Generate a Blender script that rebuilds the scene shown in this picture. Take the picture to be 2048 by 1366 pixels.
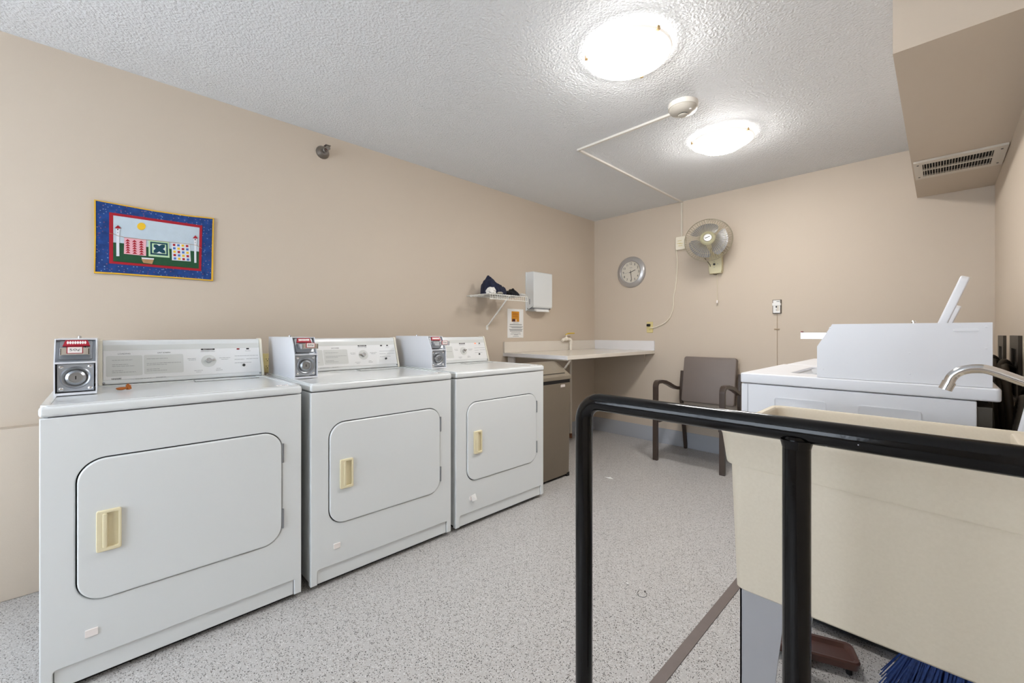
import bpy, bmesh, math, random
from mathutils import Vector, Matrix, noise

# ------------------------------------------------------------------ scene / camera / light
for o in list(bpy.data.objects):
    bpy.data.objects.remove(o, do_unlink=True)
S = bpy.context.scene
C = S.collection
random.seed(7)

F_PX, HORIZ, YAW, CAM_H = 836.0, 665.0, math.radians(45.68), 1.127
cam_d = bpy.data.cameras.new('camera')
cam_d.sensor_width = 36.0
cam_d.sensor_fit = 'HORIZONTAL'
cam_d.lens = 36.0 * F_PX / 2048.0
cam_d.shift_y = -(683.0 - HORIZ) / 2048.0
cam_d.clip_start = 0.02
cam = bpy.data.objects.new('camera', cam_d)
cam.location = (0, 0, CAM_H)
cam.rotation_euler = (math.pi / 2, 0, YAW)
C.objects.link(cam)
S.camera = cam

world = bpy.data.worlds.new('world')
S.world = world
world.use_nodes = True
wbg = world.node_tree.nodes['Background']
wbg.inputs[0].default_value = (0.80, 0.89, 1.0, 1)
wbg.inputs[1].default_value = 7.0

S.view_settings.view_transform = 'Standard'
S.view_settings.look = 'None'
S.view_settings.gamma = 1.0
S.view_settings.use_curve_mapping = False
S.view_settings.exposure = 0.48
LAMP_STRENGTH = 53.0

# ------------------------------------------------------------------ pixel -> place
FWD = Vector((-math.sin(YAW), math.cos(YAW), 0))
RGT = Vector((math.cos(YAW), math.sin(YAW), 0))
CAM = Vector((0, 0, CAM_H))
def ray(px, py):
    return FWD + RGT * ((px - 1024.0) / F_PX) + Vector((0, 0, (HORIZ - py) / F_PX))
def at_x(px, py, X):
    d = ray(px, py); return CAM + d * (X / d.x)
def at_y(px, py, Y):
    d = ray(px, py); return CAM + d * (Y / d.y)
def at_z(px, py, Z):
    d = ray(px, py); return CAM + d * ((Z - CAM_H) / d.z)
def at_plane(px, py, p, n):
    d = ray(px, py); return CAM + d * ((p - CAM).dot(n) / d.dot(n))

XL, YB, XR, ZC, YF = -2.807, 4.078, 0.245, 2.417, -1.75

# ------------------------------------------------------------------ materials
def lin(h):
    h = h.lstrip('#'); o = []
    for i in (0, 2, 4):
        c = int(h[i:i+2], 16) / 255.0
        o.append(c / 12.92 if c <= 0.04045 else ((c + 0.055) / 1.055) ** 2.4)
    return (*o, 1.0)
MATS = {}
def mat(name, col, rough=0.5, metal=0.0, var=0.04, vscale=6.0, bump=0.0, bscale=200.0, spec=0.5, emit=0.0, coat=0.0, bdist=0.002):
    if name in MATS: return MATS[name]
    m = bpy.data.materials.new(name); m.use_nodes = True
    nt = m.node_tree; b = nt.nodes['Principled BSDF']
    c = lin(col)
    tc = nt.nodes.new('ShaderNodeTexCoord')
    nz = nt.nodes.new('ShaderNodeTexNoise'); nz.inputs['Scale'].default_value = vscale; nz.inputs['Detail'].default_value = 4
    nt.links.new(tc.outputs['Object'], nz.inputs['Vector'])
    mx = nt.nodes.new('ShaderNodeMix'); mx.data_type = 'RGBA'
    mx.inputs['A'].default_value = (*[x * (1 - var) for x in c[:3]], 1)
    mx.inputs['B'].default_value = (*[min(1, x * (1 + var)) for x in c[:3]], 1)
    nt.links.new(nz.outputs['Fac'], mx.inputs['Factor'])
    nt.links.new(mx.outputs['Result'], b.inputs['Base Color'])
    b.inputs['Roughness'].default_value = rough
    b.inputs['Metallic'].default_value = metal
    b.inputs['Specular IOR Level'].default_value = spec
    if coat: b.inputs['Coat Weight'].default_value = coat; b.inputs['Coat Roughness'].default_value = 0.08
    if bump:
        n2 = nt.nodes.new('ShaderNodeTexNoise'); n2.inputs['Scale'].default_value = bscale; n2.inputs['Detail'].default_value = 3
        nt.links.new(tc.outputs['Object'], n2.inputs['Vector'])
        bp = nt.nodes.new('ShaderNodeBump'); bp.inputs['Strength'].default_value = bump; bp.inputs['Distance'].default_value = bdist
        nt.links.new(n2.outputs['Fac'], bp.inputs['Height']); nt.links.new(bp.outputs['Normal'], b.inputs['Normal'])
    if emit:
        b.inputs['Emission Color'].default_value = c; b.inputs['Emission Strength'].default_value = emit
    MATS[name] = m
    return m

WALL = '#c7b9a8'
M_wall = mat('wall_paint', WALL, 0.55, var=0.015, vscale=2, bump=0.12, bscale=260, spec=0.3)
M_white = mat('appliance_enamel', '#dcdfdf', 0.22, var=0.012, vscale=3, bump=0.03, bscale=500, coat=0.3)
M_white2 = mat('sheet_metal_white', '#d9dade', 0.3, var=0.012)
M_panel = mat('console_face', '#e0e1e1', 0.35, var=0.015)
M_panelgrey = mat('console_print_grey', '#cdcfcc', 0.4)
M_cream = mat('cream_plastic', '#e2d7b4', 0.35)
M_capcream = mat('end_cap_cream', '#ddd8c8', 0.4)
M_dark = mat('dark_gap', '#151515', 0.8)
M_black = mat('black_plastic', '#141416', 0.35)
M_ink = mat('grey_ink', '#8a8c8d', 0.6)
M_inkdark = mat('dark_ink', '#3c3d40', 0.6)
M_chrome = mat('chrome', '#d6d6d8', 0.12, 1.0, var=0.02)
M_steel = mat('brushed_steel', '#9fa2a6', 0.32, 1.0, var=0.06, vscale=40)
M_galv = mat('galvanized_plate', '#a7acb3', 0.38, 0.6, var=0.1, vscale=25)
M_red = mat('red_label', '#a3162a', 0.35)
M_redlit = mat('red_indicator', '#8d1420', 0.3)
M_orangelit = mat('orange_indicator', '#ff6a3a', 0.3, emit=1.2)
M_labelwhite = mat('label_white', '#ece4e0', 0.5)
M_paper = mat('paper', '#e6e5e2', 0.8, var=0.03)
M_counter = mat('counter_laminate', '#dcd4c8', 0.18, var=0.02, coat=0.3)
M_counterlit = mat('counter_daylit', '#dedcdc', 0.4)  # cooler copy of the laminate, with daylight from behind mixed into its colour
M_pvc = mat('pvc_white', '#e8e0d2', 0.35)
M_yellow = mat('yellow_grip', '#d9b51e', 0.4)
M_taupe = mat('taupe_plastic', '#756a5b', 0.5, var=0.06, bump=0.1, bscale=300)
M_taupelid = mat('taupe_lid', '#847a6b', 0.42, var=0.06, bump=0.1, bscale=300)
M_base = mat('baseboard_vinyl', '#a9acb3', 0.4, var=0.02)
M_vinyl = mat('chair_vinyl', '#736861', 0.45, var=0.05, vscale=12, bump=0.25, bscale=350)
M_chairframe = mat('chair_frame', '#40342d', 0.32, var=0.06)
M_legGrey = mat('sink_leg_grey', '#9b9a9c', 0.5, var=0.03)
M_switch = mat('ivory_plastic', '#e7dfcc', 0.4)
M_outlet = mat('aged_ivory', '#d4c48a', 0.4)
M_almond = mat('almond_plastic', '#d3cba8', 0.4)
M_detector = mat('detector_plastic', '#ded9d0', 0.4)
M_detector2 = mat('detector_head', '#bfb9ae', 0.4)
M_brass = mat('brass_clip', '#b89a6e', 0.3, 0.8)
M_vent = mat('vent_paint', '#cdc5b8', 0.45)
M_hose = mat('black_hose', '#4a4238', 0.5, var=0.15, vscale=40)
M_plate = mat('outlet_box_metal', '#4c4740', 0.45, 0.5, var=0.15)
M_brown = mat('brown_plastic', '#4e3129', 0.4, var=0.12, vscale=20)
M_blue = mat('blue_bristle', '#24407c', 0.6, var=0.6, vscale=90)
M_navy = mat('navy_cloth', '#171c33', 0.9, var=0.3, vscale=20, bump=0.3, bscale=400)
M_blackcloth = mat('black_cloth', '#121014', 0.95, var=0.3, vscale=20, bump=0.3, bscale=400)
M_whitecloth = mat('white_cloth', '#dedbd6', 0.9, var=0.05, bump=0.3, bscale=300)
M_wire = mat('vinyl_wire', '#e9e7e0', 0.4)
M_wiregrey = mat('fan_wire', '#b9b098', 0.3, 0.3)
M_pipe_old = mat('copper_end', '#7c5236', 0.5)
M_orange = mat('orange_wrapper', '#a75c1c', 0.5, var=0.3, vscale=90)
M_strip = mat('floor_strip_vinyl', '#6d625d', 0.45, var=0.1, vscale=25)
M_clockface = mat('clock_face', '#cfc8ba', 0.5)
M_silver = mat('silver_plastic', '#b3b0ae', 0.28, 0.45, var=0.05)
M_glassgrey = mat('tub_porcelain', '#c9ccd0', 0.3)

def special_materials():
    # speckled sheet floor
    m = bpy.data.materials.new('floor_terrazzo_vinyl'); m.use_nodes = True; nt = m.node_tree; N = nt.nodes; L = nt.links
    b = N['Principled BSDF']; tc = N.new('ShaderNodeTexCoord')
    cur = None
    base = N.new('ShaderNodeTexNoise'); base.inputs['Scale'].default_value = 130; base.inputs['Detail'].default_value = 2
    L.new(tc.outputs['Object'], base.inputs['Vector'])
    mx = N.new('ShaderNodeMix'); mx.data_type = 'RGBA'
    mx.inputs['A'].default_value = lin('#a8a5a2'); mx.inputs['B'].default_value = lin('#c2bfbc')
    L.new(base.outputs['Fac'], mx.inputs['Factor']); cur = mx.outputs['Result']
    def speck(scale, thr, gate, col, prev):
        v = N.new('ShaderNodeTexVoronoi'); v.inputs['Scale'].default_value = scale
        L.new(tc.outputs['Object'], v.inputs['Vector'])
        a = N.new('ShaderNodeMath'); a.operation = 'LESS_THAN'; a.inputs[1].default_value = thr
        L.new(v.outputs['Distance'], a.inputs[0])
        sp = N.new('ShaderNodeSeparateColor'); L.new(v.outputs['Color'], sp.inputs[0])
        g = N.new('ShaderNodeMath'); g.operation = 'LESS_THAN'; g.inputs[1].default_value = gate
        L.new(sp.outputs[0], g.inputs[0])
        mu = N.new('ShaderNodeMath'); mu.operation = 'MULTIPLY'; L.new(a.outputs[0], mu.inputs[0]); L.new(g.outputs[0], mu.inputs[1])
        x = N.new('ShaderNodeMix'); x.data_type = 'RGBA'; L.new(mu.outputs[0], x.inputs['Factor'])
        L.new(prev, x.inputs['A']); x.inputs['B'].default_value = lin(col)
        return x.outputs['Result']
    cur = speck(210, 0.38, 0.28, '#d6d4d2', cur)
    cur = speck(200, 0.38, 0.24, '#8f857f', cur)
    cur = speck(195, 0.38, 0.26, '#504b48', cur)
    cur = speck(140, 0.28, 0.24, '#353230', cur)
    L.new(cur, b.inputs['Base Color'])
    b.inputs['Roughness'].default_value = 0.3; b.inputs['Specular IOR Level'].default_value = 0.4
    MATS['floor'] = m
    # stippled ceiling
    m = bpy.data.materials.new('ceiling_stipple'); m.use_nodes = True; nt = m.node_tree; N = nt.nodes; L = nt.links
    b = N['Principled BSDF']; tc = N.new('ShaderNodeTexCoord')
    b.inputs['Base Color'].default_value = lin('#e0e1e2'); b.inputs['Roughness'].default_value = 0.7
    n1 = N.new('ShaderNodeTexNoise'); n1.inputs['Scale'].default_value = 95; n1.inputs['Detail'].default_value = 3; n1.inputs['Distortion'].default_value = 1.2
    v1 = N.new('ShaderNodeTexVoronoi'); v1.feature = 'SMOOTH_F1'; v1.inputs['Scale'].default_value = 95
    L.new(tc.outputs['Object'], n1.inputs['Vector']); L.new(tc.outputs['Object'], v1.inputs['Vector'])
    ad = N.new('ShaderNodeMath'); ad.operation = 'ADD'; L.new(n1.outputs['Fac'], ad.inputs[0]); L.new(v1.outputs['Distance'], ad.inputs[1])
    bp = N.new('ShaderNodeBump'); bp.inputs['Strength'].default_value = 0.8; bp.inputs['Distance'].default_value = 0.0055
    L.new(ad.outputs[0], bp.inputs['Height']); L.new(bp.outputs['Normal'], b.inputs['Normal'])
    MATS['ceiling'] = m
    # tub plastic with faint speckle
    m = bpy.data.materials.new('sink_plastic'); m.use_nodes = True; nt = m.node_tree; N = nt.nodes; L = nt.links
    b = N['Principled BSDF']; tc = N.new('ShaderNodeTexCoord')
    n1 = N.new('ShaderNodeTexNoise'); n1.inputs['Scale'].default_value = 160; n1.inputs['Detail'].default_value = 4
    n2 = N.new('ShaderNodeTexNoise'); n2.inputs['Scale'].default_value = 5
    for n in (n1, n2): L.new(tc.outputs['Object'], n.inputs['Vector'])
    x = N.new('ShaderNodeMix'); x.data_type = 'RGBA'; x.inputs['A'].default_value = lin('#c5baa7'); x.inputs['B'].default_value = lin('#d1c7b5')
    L.new(n1.outputs['Fac'], x.inputs['Factor'])
    y = N.new('ShaderNodeMix'); y.data_type = 'RGBA'; y.inputs['B'].default_value = lin('#cfc4ae')
    L.new(x.outputs['Result'], y.inputs['A'])
    mm = N.new('ShaderNodeMath'); mm.operation = 'MULTIPLY'; mm.inputs[1].default_value = 0.4; L.new(n2.outputs['Fac'], mm.inputs[0])
    L.new(mm.outputs[0], y.inputs['Factor'])
    L.new(y.outputs['Result'], b.inputs['Base Color']); b.inputs['Roughness'].default_value = 0.5
    MATS['sink'] = m
    # chipped black enamel on the pipe rail
    m = bpy.data.materials.new('rail_black_enamel'); m.use_nodes = True; nt = m.node_tree; N = nt.nodes; L = nt.links
    b = N['Principled BSDF']; tc = N.new('ShaderNodeTexCoord')
    v = N.new('ShaderNodeTexVoronoi'); v.inputs['Scale'].default_value = 45; L.new(tc.outputs['Object'], v.inputs['Vector'])
    lt = N.new('ShaderNodeMath'); lt.operation = 'LESS_THAN'; lt.inputs[1].default_value = 0.09; L.new(v.outputs['Distance'], lt.inputs[0])
    sp = N.new('ShaderNodeSeparateColor'); L.new(v.outputs['Color'], sp.inputs[0])
    g = N.new('ShaderNodeMath'); g.operation = 'LESS_THAN'; g.inputs[1].default_value = 0.16; L.new(sp.outputs[0], g.inputs[0])
    mu = N.new('ShaderNodeMath'); mu.operation = 'MULTIPLY'; L.new(lt.outputs[0], mu.inputs[0]); L.new(g.outputs[0], mu.inputs[1])
    x = N.new('ShaderNodeMix'); x.data_type = 'RGBA'; x.inputs['A'].default_value = lin('#060607'); x.inputs['B'].default_value = lin('#a9aab0')
    L.new(mu.outputs[0], x.inputs['Factor']); L.new(x.outputs['Result'], b.inputs['Base Color'])
    b.inputs['Roughness'].default_value = 0.13; b.inputs['Specular IOR Level'].default_value = 0.3
    n1 = N.new('ShaderNodeTexNoise'); n1.inputs['Scale'].default_value = 60; L.new(tc.outputs['Object'], n1.inputs['Vector'])
    bp = N.new('ShaderNodeBump'); bp.inputs['Strength'].default_value = 0.12; bp.inputs['Distance'].default_value = 0.002
    L.new(n1.outputs['Fac'], bp.inputs['Height']); L.new(bp.outputs['Normal'], b.inputs['Normal'])
    MATS['rail'] = m
    # opal glass lamp shade
    m = bpy.data.materials.new('opal_glass_lit'); m.use_nodes = True; nt = m.node_tree; N = nt.nodes
    b = N['Principled BSDF']; b.inputs['Base Color'].default_value = (0.9, 0.9, 0.88, 1)
    b.inputs['Emission Color'].default_value = (1.0, 0.98, 0.955, 1); b.inputs['Emission Strength'].default_value = LAMP_STRENGTH
    b.inputs['Roughness'].default_value = 0.3
    MATS['opal'] = m
    m = bpy.data.materials.new('opal_glass_rim'); m.use_nodes = True; nt = m.node_tree; N = nt.nodes
    b = N['Principled BSDF']; b.inputs['Base Color'].default_value = (0.95, 0.94, 0.9, 1); b.inputs['Roughness'].default_value = 0.2
    b.inputs['Emission Color'].default_value = (1.0, 0.95, 0.88, 1); b.inputs['Emission Strength'].default_value = LAMP_STRENGTH * 0.005
    MATS['opalrim'] = m
    # window pane
    m = bpy.data.materials.new('window_pane'); m.use_nodes = True; nt = m.node_tree; N = nt.nodes; L = nt.links
    N.remove(N['Principled BSDF']); out = N['Material Output']
    tr = N.new('ShaderNodeBsdfTransparent'); gl = N.new('ShaderNodeBsdfGlossy'); gl.inputs['Roughness'].default_value = 0.02
    mi = N.new('ShaderNodeMixShader'); mi.inputs[0].default_value = 0.06
    L.new(tr.outputs[0], mi.inputs[1]); L.new(gl.outputs[0], mi.inputs[2]); L.new(mi.outputs[0], out.inputs[0])
    MATS['pane'] = m
    # smoked translucent fan blade
    m = bpy.data.materials.new('fan_blade'); m.use_nodes = True; nt = m.node_tree; N = nt.nodes; L = nt.links
    b = N['Principled BSDF']; b.inputs['Base Color'].default_value = lin('#a2a2a6'); b.inputs['Roughness'].default_value = 0.2
    b.inputs['Transmission Weight'].default_value = 0.35
    MATS['blade'] = m
    # printed cotton border of the quilt
    m = bpy.data.materials.new('quilt_blue_print'); m.use_nodes = True; nt = m.node_tree; N = nt.nodes; L = nt.links
    b = N['Principled BSDF']; tc = N.new('ShaderNodeTexCoord')
    n1 = N.new('ShaderNodeTexNoise'); n1.inputs['Scale'].default_value = 45; L.new(tc.outputs['Object'], n1.inputs['Vector'])
    x = N.new('ShaderNodeMix'); x.data_type = 'RGBA'; x.inputs['A'].default_value = lin('#0f2352'); x.inputs['B'].default_value = lin('#1f4a92')
    L.new(n1.outputs['Fac'], x.inputs['Factor'])
    v = N.new('ShaderNodeTexVoronoi'); v.inputs['Scale'].default_value = 90; L.new(tc.outputs['Object'], v.inputs['Vector'])
    lt = N.new('ShaderNodeMath'); lt.operation = 'LESS_THAN'; lt.inputs[1].default_value = 0.22; L.new(v.outputs['Distance'], lt.inputs[0])
    sp = N.new('ShaderNodeSeparateColor'); L.new(v.outputs['Color'], sp.inputs[0])
    g = N.new('ShaderNodeMath'); g.operation = 'LESS_THAN'; g.inputs[1].default_value = 0.35; L.new(sp.outputs[1], g.inputs[0])
    mu = N.new('ShaderNodeMath'); mu.operation = 'MULTIPLY'; L.new(lt.outputs[0], mu.inputs[0]); L.new(g.outputs[0], mu.inputs[1])
    y = N.new('ShaderNodeMix'); y.data_type = 'RGBA'; L.new(mu.outputs[0], y.inputs['Factor']); L.new(x.outputs['Result'], y.inputs['A'])
    cr = N.new('ShaderNodeMix'); cr.data_type = 'RGBA'; cr.inputs['A'].default_value = lin('#7c3a55'); cr.inputs['B'].default_value = lin('#6f9ac0')
    L.new(sp.outputs[2], cr.inputs['Factor']); L.new(cr.outputs['Result'], y.inputs['B'])
    L.new(y.outputs['Result'], b.inputs['Base Color']); b.inputs['Roughness'].default_value = 0.9
    MATS['quiltblue'] = m
special_materials()

# ------------------------------------------------------------------ mesh helpers
def finish(bm, smooth=True, ang=35):
    bmesh.ops.recalc_face_normals(bm, faces=bm.faces)
    me = bpy.data.meshes.new('m'); bm.to_mesh(me); bm.free()
    if smooth:
        for p in me.polygons: p.use_smooth = True
        me.set_sharp_from_angle(angle=math.radians(ang))
    return me
WN = set()
def flagged(me):
    me['wn'] = 1; return me
def box(*a, **k): return flagged(box_(*a, **k))
def prism(*a, **k):
    me = prism_(*a, **k); me.set_sharp_from_angle(angle=math.radians(24)); return flagged(me)
def plate(*a, **k): return flagged(plate_(*a, **k))
def box_(x0, x1, y0, y1, z0, z1, bev=0.0, seg=2):
    bm = bmesh.new(); bmesh.ops.create_cube(bm, size=1)
    bmesh.ops.scale(bm, vec=(abs(x1-x0), abs(y1-y0), abs(z1-z0)), verts=bm.verts)
    bmesh.ops.translate(bm, vec=((x0+x1)/2, (y0+y1)/2, (z0+z1)/2), verts=bm.verts)
    if bev: bmesh.ops.bevel(bm, geom=list(bm.edges), offset=bev, segments=seg, profile=0.5, affect='EDGES')
    return finish(bm)
def prism_(pts, a0, a1, axis='z', bev=0.0, seg=2):
    bm = bmesh.new()
    def P(p, a):
        if axis == 'x': return (a, p[0], p[1])
        if axis == 'y': return (p[0], a, p[1])
        return (p[0], p[1], a)
    lo = [bm.verts.new(P(p, a0)) for p in pts]; hi = [bm.verts.new(P(p, a1)) for p in pts]
    bm.faces.new(lo); bm.faces.new(hi)
    n = len(pts)
    for i in range(n): bm.faces.new((lo[i], lo[(i+1) % n], hi[(i+1) % n], hi[i]))
    bmesh.ops.recalc_face_normals(bm, faces=bm.faces)
    if bev: bmesh.ops.bevel(bm, geom=list(bm.edges), offset=bev, segments=seg, profile=0.5, affect='EDGES')
    return finish(bm)
def rrect(x0, x1, y0, y1, r, n=6):
    r = min(r, (x1-x0)/2-1e-5, (y1-y0)/2-1e-5); pts = []
    for cx, cy, a in ((x1-r, y1-r, 0), (x0+r, y1-r, 90), (x0+r, y0+r, 180), (x1-r, y0+r, 270)):
        for k in range(n+1):
            t = math.radians(a + 90*k/n); pts.append((cx+r*math.cos(t), cy+r*math.sin(t)))
    return pts
def plate_(loops, y0, y1, bev=0.0, mode='xz'):
    """flat plate with optional holes: loops in (x,z), spanning y0 (front) .. y1 (back)"""
    cu = bpy.data.curves.new('c', 'CURVE'); cu.dimensions = '2D'; cu.fill_mode = 'BOTH'
    for lp in loops:
        sp = cu.splines.new('POLY'); sp.points.add(len(lp)-1)
        for p, q in zip(sp.points, lp): p.co = (q[0], q[1], 0, 1)
        sp.use_cyclic_u = True
    t = abs(y1-y0)
    cu.extrude = max(t/2-bev, 1e-5); cu.bevel_depth = bev; cu.bevel_resolution = 2; cu.offset = -bev if bev else 0
    o = bpy.data.objects.new('t', cu); C.objects.link(o); bpy.context.view_layer.update()
    me = bpy.data.meshes.new_from_object(o.evaluated_get(bpy.context.evaluated_depsgraph_get()))
    bpy.data.objects.remove(o); bpy.data.curves.remove(cu)
    if mode == 'xz':
        me.transform(Matrix.Translation((0, (y0+y1)/2, 0)) @ Matrix.Rotation(math.pi/2, 4, 'X'))
    else:
        me.transform(Matrix.Translation((0, 0, (y0+y1)/2)))
    bm = bmesh.new(); bm.from_mesh(me); bpy.data.meshes.remove(me)
    bmesh.ops.remove_doubles(bm, verts=bm.verts, dist=1e-6)
    return finish(bm)
def lathe(prof, n=32, axis='z', closed=False):
    bm = bmesh.new(); rings = []
    for r, h in prof:
        if r < 1e-6: rings.append([bm.verts.new((0, 0, h))])
        else: rings.append([bm.verts.new((r*math.cos(2*math.pi*k/n), r*math.sin(2*math.pi*k/n), h)) for k in range(n)])
    for a, b in zip(rings, rings[1:]):
        for k in range(n):
            k2 = (k+1) % n
            if len(a) == 1 and len(b) == 1: continue
            if len(a) == 1: bm.faces.new((a[0], b[k], b[k2]))
            elif len(b) == 1: bm.faces.new((a[k], b[0], a[k2]))
            else: bm.faces.new((a[k], a[k2], b[k2], b[k]))
    if closed:
        for k in range(n): bm.faces.new((rings[-1][k], rings[-1][(k+1) % n], rings[0][(k+1) % n], rings[0][k]))
    else:
        for rg in (rings[0], rings[-1]):
            if len(rg) > 1: bm.faces.new(rg)
    me = finish(bm)
    if axis == 'y': me.transform(Matrix.Rotation(math.pi/2, 4, 'X'))      # +z -> -y (towards the viewer of a wall)
    if axis == 'x': me.transform(Matrix.Rotation(math.pi/2, 4, 'Y'))
    return me
def smooth_path(pts, n=8, closed=False):
    P = [Vector(p) for p in pts]; out = []; m = len(P)
    rng = range(m) if closed else range(m-1)
    for i in rng:
        if closed: p0, p1, p2, p3 = P[i-1], P[i], P[(i+1) % m], P[(i+2) % m]
        else: p0, p1, p2, p3 = P[max(i-1, 0)], P[i], P[i+1], P[min(i+2, m-1)]
        for k in range(n):
            t = k/n
            out.append(0.5*((2*p1)+(-p0+p2)*t+(2*p0-5*p1+4*p2-p3)*t*t+(-p0+3*p1-3*p2+p3)*t**3))
    if not closed: out.append(P[-1])
    return out
def tube(path, r, n=12, closed=False, ribs=0.0):
    P = [Vector(p) for p in path]; bm = bmesh.new(); rings = []; m = len(P)
    def tan(i):
        if closed: return (P[(i+1) % m]-P[i-1]).normalized()
        if i == 0: return (P[1]-P[0]).normalized()
        if i == m-1: return (P[-1]-P[-2]).normalized()
        return (P[i+1]-P[i-1]).normalized()
    t0 = tan(0); up = Vector((0, 0, 1)) if abs(t0.z) < 0.9 else Vector((1, 0, 0))
    nv = (up - t0*up.dot(t0)).normalized()
    for i in range(m):
        t = tan(i); nv = (nv - t*nv.dot(t)).normalized(); b = t.cross(nv)
        rr = r[i] if isinstance(r, (list, tuple)) else r
        if ribs and i % 2: rr *= (1-ribs)
        rings.append([bm.verts.new(P[i]+(nv*math.cos(2*math.pi*k/n)+b*math.sin(2*math.pi*k/n))*rr) for k in range(n)])
    pairs = list(zip(rings, rings[1:])) + ([(rings[-1], rings[0])] if closed else [])
    for a, c in pairs:
        for k in range(n): bm.faces.new((a[k], a[(k+1) % n], c[(k+1) % n], c[k]))
    if not closed: bm.faces.new(rings[0]); bm.faces.new(rings[-1])
    return finish(bm, ang=50)
def loft(rings, cap0=True, cap1=True, ang=35):
    bm = bmesh.new(); R = [[bm.verts.new(p) for p in rg] for rg in rings]; n = len(R[0])
    for a, b in zip(R, R[1:]):
        for k in range(n): bm.faces.new((a[k], a[(k+1) % n], b[(k+1) % n], b[k]))
    if cap0: bm.faces.new(R[0])
    if cap1: bm.faces.new(R[-1])
    return finish(bm, ang=ang)
def merge(*mes):
    bm = bmesh.new(); fl = any('wn' in me for me in mes)
    for me in mes:
        bm.from_mesh(me); bpy.data.meshes.remove(me)
    out = finish_keep(bm)
    return flagged(out) if fl else out
def finish_keep(bm):
    me = bpy.data.meshes.new('m'); bm.to_mesh(me); bm.free()
    for p in me.polygons: p.use_smooth = True
    me.set_sharp_from_angle(angle=math.radians(35))
    return me
def moved(me, *mats):
    for M in mats: me.transform(M)
    return me
T = lambda x, y, z: Matrix.Translation((x, y, z))
def text(s, w, h, depth=0.0004):
    """text in the XY plane, centred, scaled to w x h"""
    cu = bpy.data.curves.new('t', 'FONT'); cu.body = s; cu.size = 1; cu.resolution_u = 2; cu.extrude = 0.02
    o = bpy.data.objects.new('t', cu); C.objects.link(o); bpy.context.view_layer.update()
    me = bpy.data.meshes.new_from_object(o.evaluated_get(bpy.context.evaluated_depsgraph_get()))
    bpy.data.objects.remove(o); bpy.data.curves.remove(cu)
    xs = [v.co.x for v in me.vertices]; ys = [v.co.y for v in me.vertices]
    sx = w/(max(xs)-min(xs)); sy = h/(max(ys)-min(ys))
    me.transform(Matrix.Diagonal((sx, sy, depth/0.04, 1)) @ T(-(max(xs)+min(xs))/2, -(max(ys)+min(ys))/2, 0.02))
    return me
XZ = Matrix.Rotation(math.pi/2, 4, 'X')           # XY plane facing +z  ->  XZ plane facing -y

# ------------------------------------------------------------------ object helpers
MW = {}
def mk(name, me, m, parent=None, world=False, loc=None, M=None, label=None, kind=None):
    """one mesh object; world=True: mesh is in world space and is moved into the parent's space"""
    me.name = name
    if isinstance(m, str): m = MATS[m]
    if not me.materials: me.materials.append(m)
    o = bpy.data.objects.new(name, me); C.objects.link(o)
    if 'wn' in me:
        w = o.modifiers.new('weighted_normal', 'WEIGHTED_NORMAL'); w.keep_sharp = True
    if parent is not None:
        o.parent = parent
        if world: me.transform(MW[parent.name].inverted())
    if M is not None: o.matrix_local = M
    if loc is not None: o.location = loc
    if label: o['label'] = label
    if kind: o['kind'] = kind
    return o
def thing(name, label, cat, loc=(0, 0, 0), rotz=0.0, group=None):
    o = bpy.data.objects.new(name, None); C.objects.link(o); o.empty_display_size = 0.05
    o.location = loc; o.rotation_euler = (0, 0, rotz); o['label'] = label; o['category'] = cat
    if group: o['group'] = group
    MW[o.name] = Matrix.Translation(loc) @ Matrix.Rotation(rotz, 4, 'Z')
    return o
def single(name, me, m, label, cat, group=None, origin=None):
    """a thing that is one mesh, mesh given in world space"""
    if origin is None:
        n = len(me.vertices); cx = sum(v.co.x for v in me.vertices)/n; cy = sum(v.co.y for v in me.vertices)/n
        origin = (cx, cy, min(v.co.z for v in me.vertices))
    me.transform(T(-origin[0], -origin[1], -origin[2]))
    o = mk(name, me, m); o.location = origin; o['label'] = label; o['category'] = cat
    if group: o['group'] = group
    return o
def struct(name, me, m, parent=None):
    o = mk(name, me, m, parent); o['kind'] = 'structure'; return o
def copy_tree(o, parent=None):
    c = o.copy(); C.objects.link(c)
    if parent is not None: c.parent = parent
    for ch in list(o.children):
        copy_tree(ch, c)
    return c
R90 = math.pi/2

# ------------------------------------------------------------------ the room
floor = struct('floor', box(XL-0.1, XR+0.1, YF-0.1, YB+0.1, -0.08, 0), 'floor')
struct('ceiling', box(XL-0.1, XR+0.1, YF-0.1, YB+0.1, ZC, ZC+0.08), 'ceiling')
struct('wall_left', box(XL-0.1, XL, YF-0.1, YB+0.1, 0, ZC), M_wall)
struct('wall_back', box(XL, XR, YB, YB+0.1, 0, ZC), M_wall)
struct('wall_right', box(XR, XR+0.1, YF-0.1, YB+0.1, 0, ZC), M_wall)
WIN = (-2.35, -0.35, 0.55, 2.15)
wf = plate([[(XL, 0), (XR, 0), (XR, ZC), (XL, ZC)], [(WIN[0], WIN[2]), (WIN[1], WIN[2]), (WIN[1], WIN[3]), (WIN[0], WIN[3])]], YF-0.1, YF)
struct('wall_front', wf, M_wall)
struct('wall_left_ledge', box(XL, -2.737, YF, 2.1, 0, 0.722, 0.004), M_wall)
wfr = plate([[(WIN[0], WIN[2]), (WIN[1], WIN[2]), (WIN[1], WIN[3]), (WIN[0], WIN[3])],
             [(WIN[0]+.05, WIN[2]+.05), (-1.375, WIN[2]+.05), (-1.375, WIN[3]-.05), (WIN[0]+.05, WIN[3]-.05)],
             [(-1.325, WIN[2]+.05), (WIN[1]-.05, WIN[2]+.05), (WIN[1]-.05, WIN[3]-.05), (-1.325, WIN[3]-.05)]], YF-0.08, YF-0.02)
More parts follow.
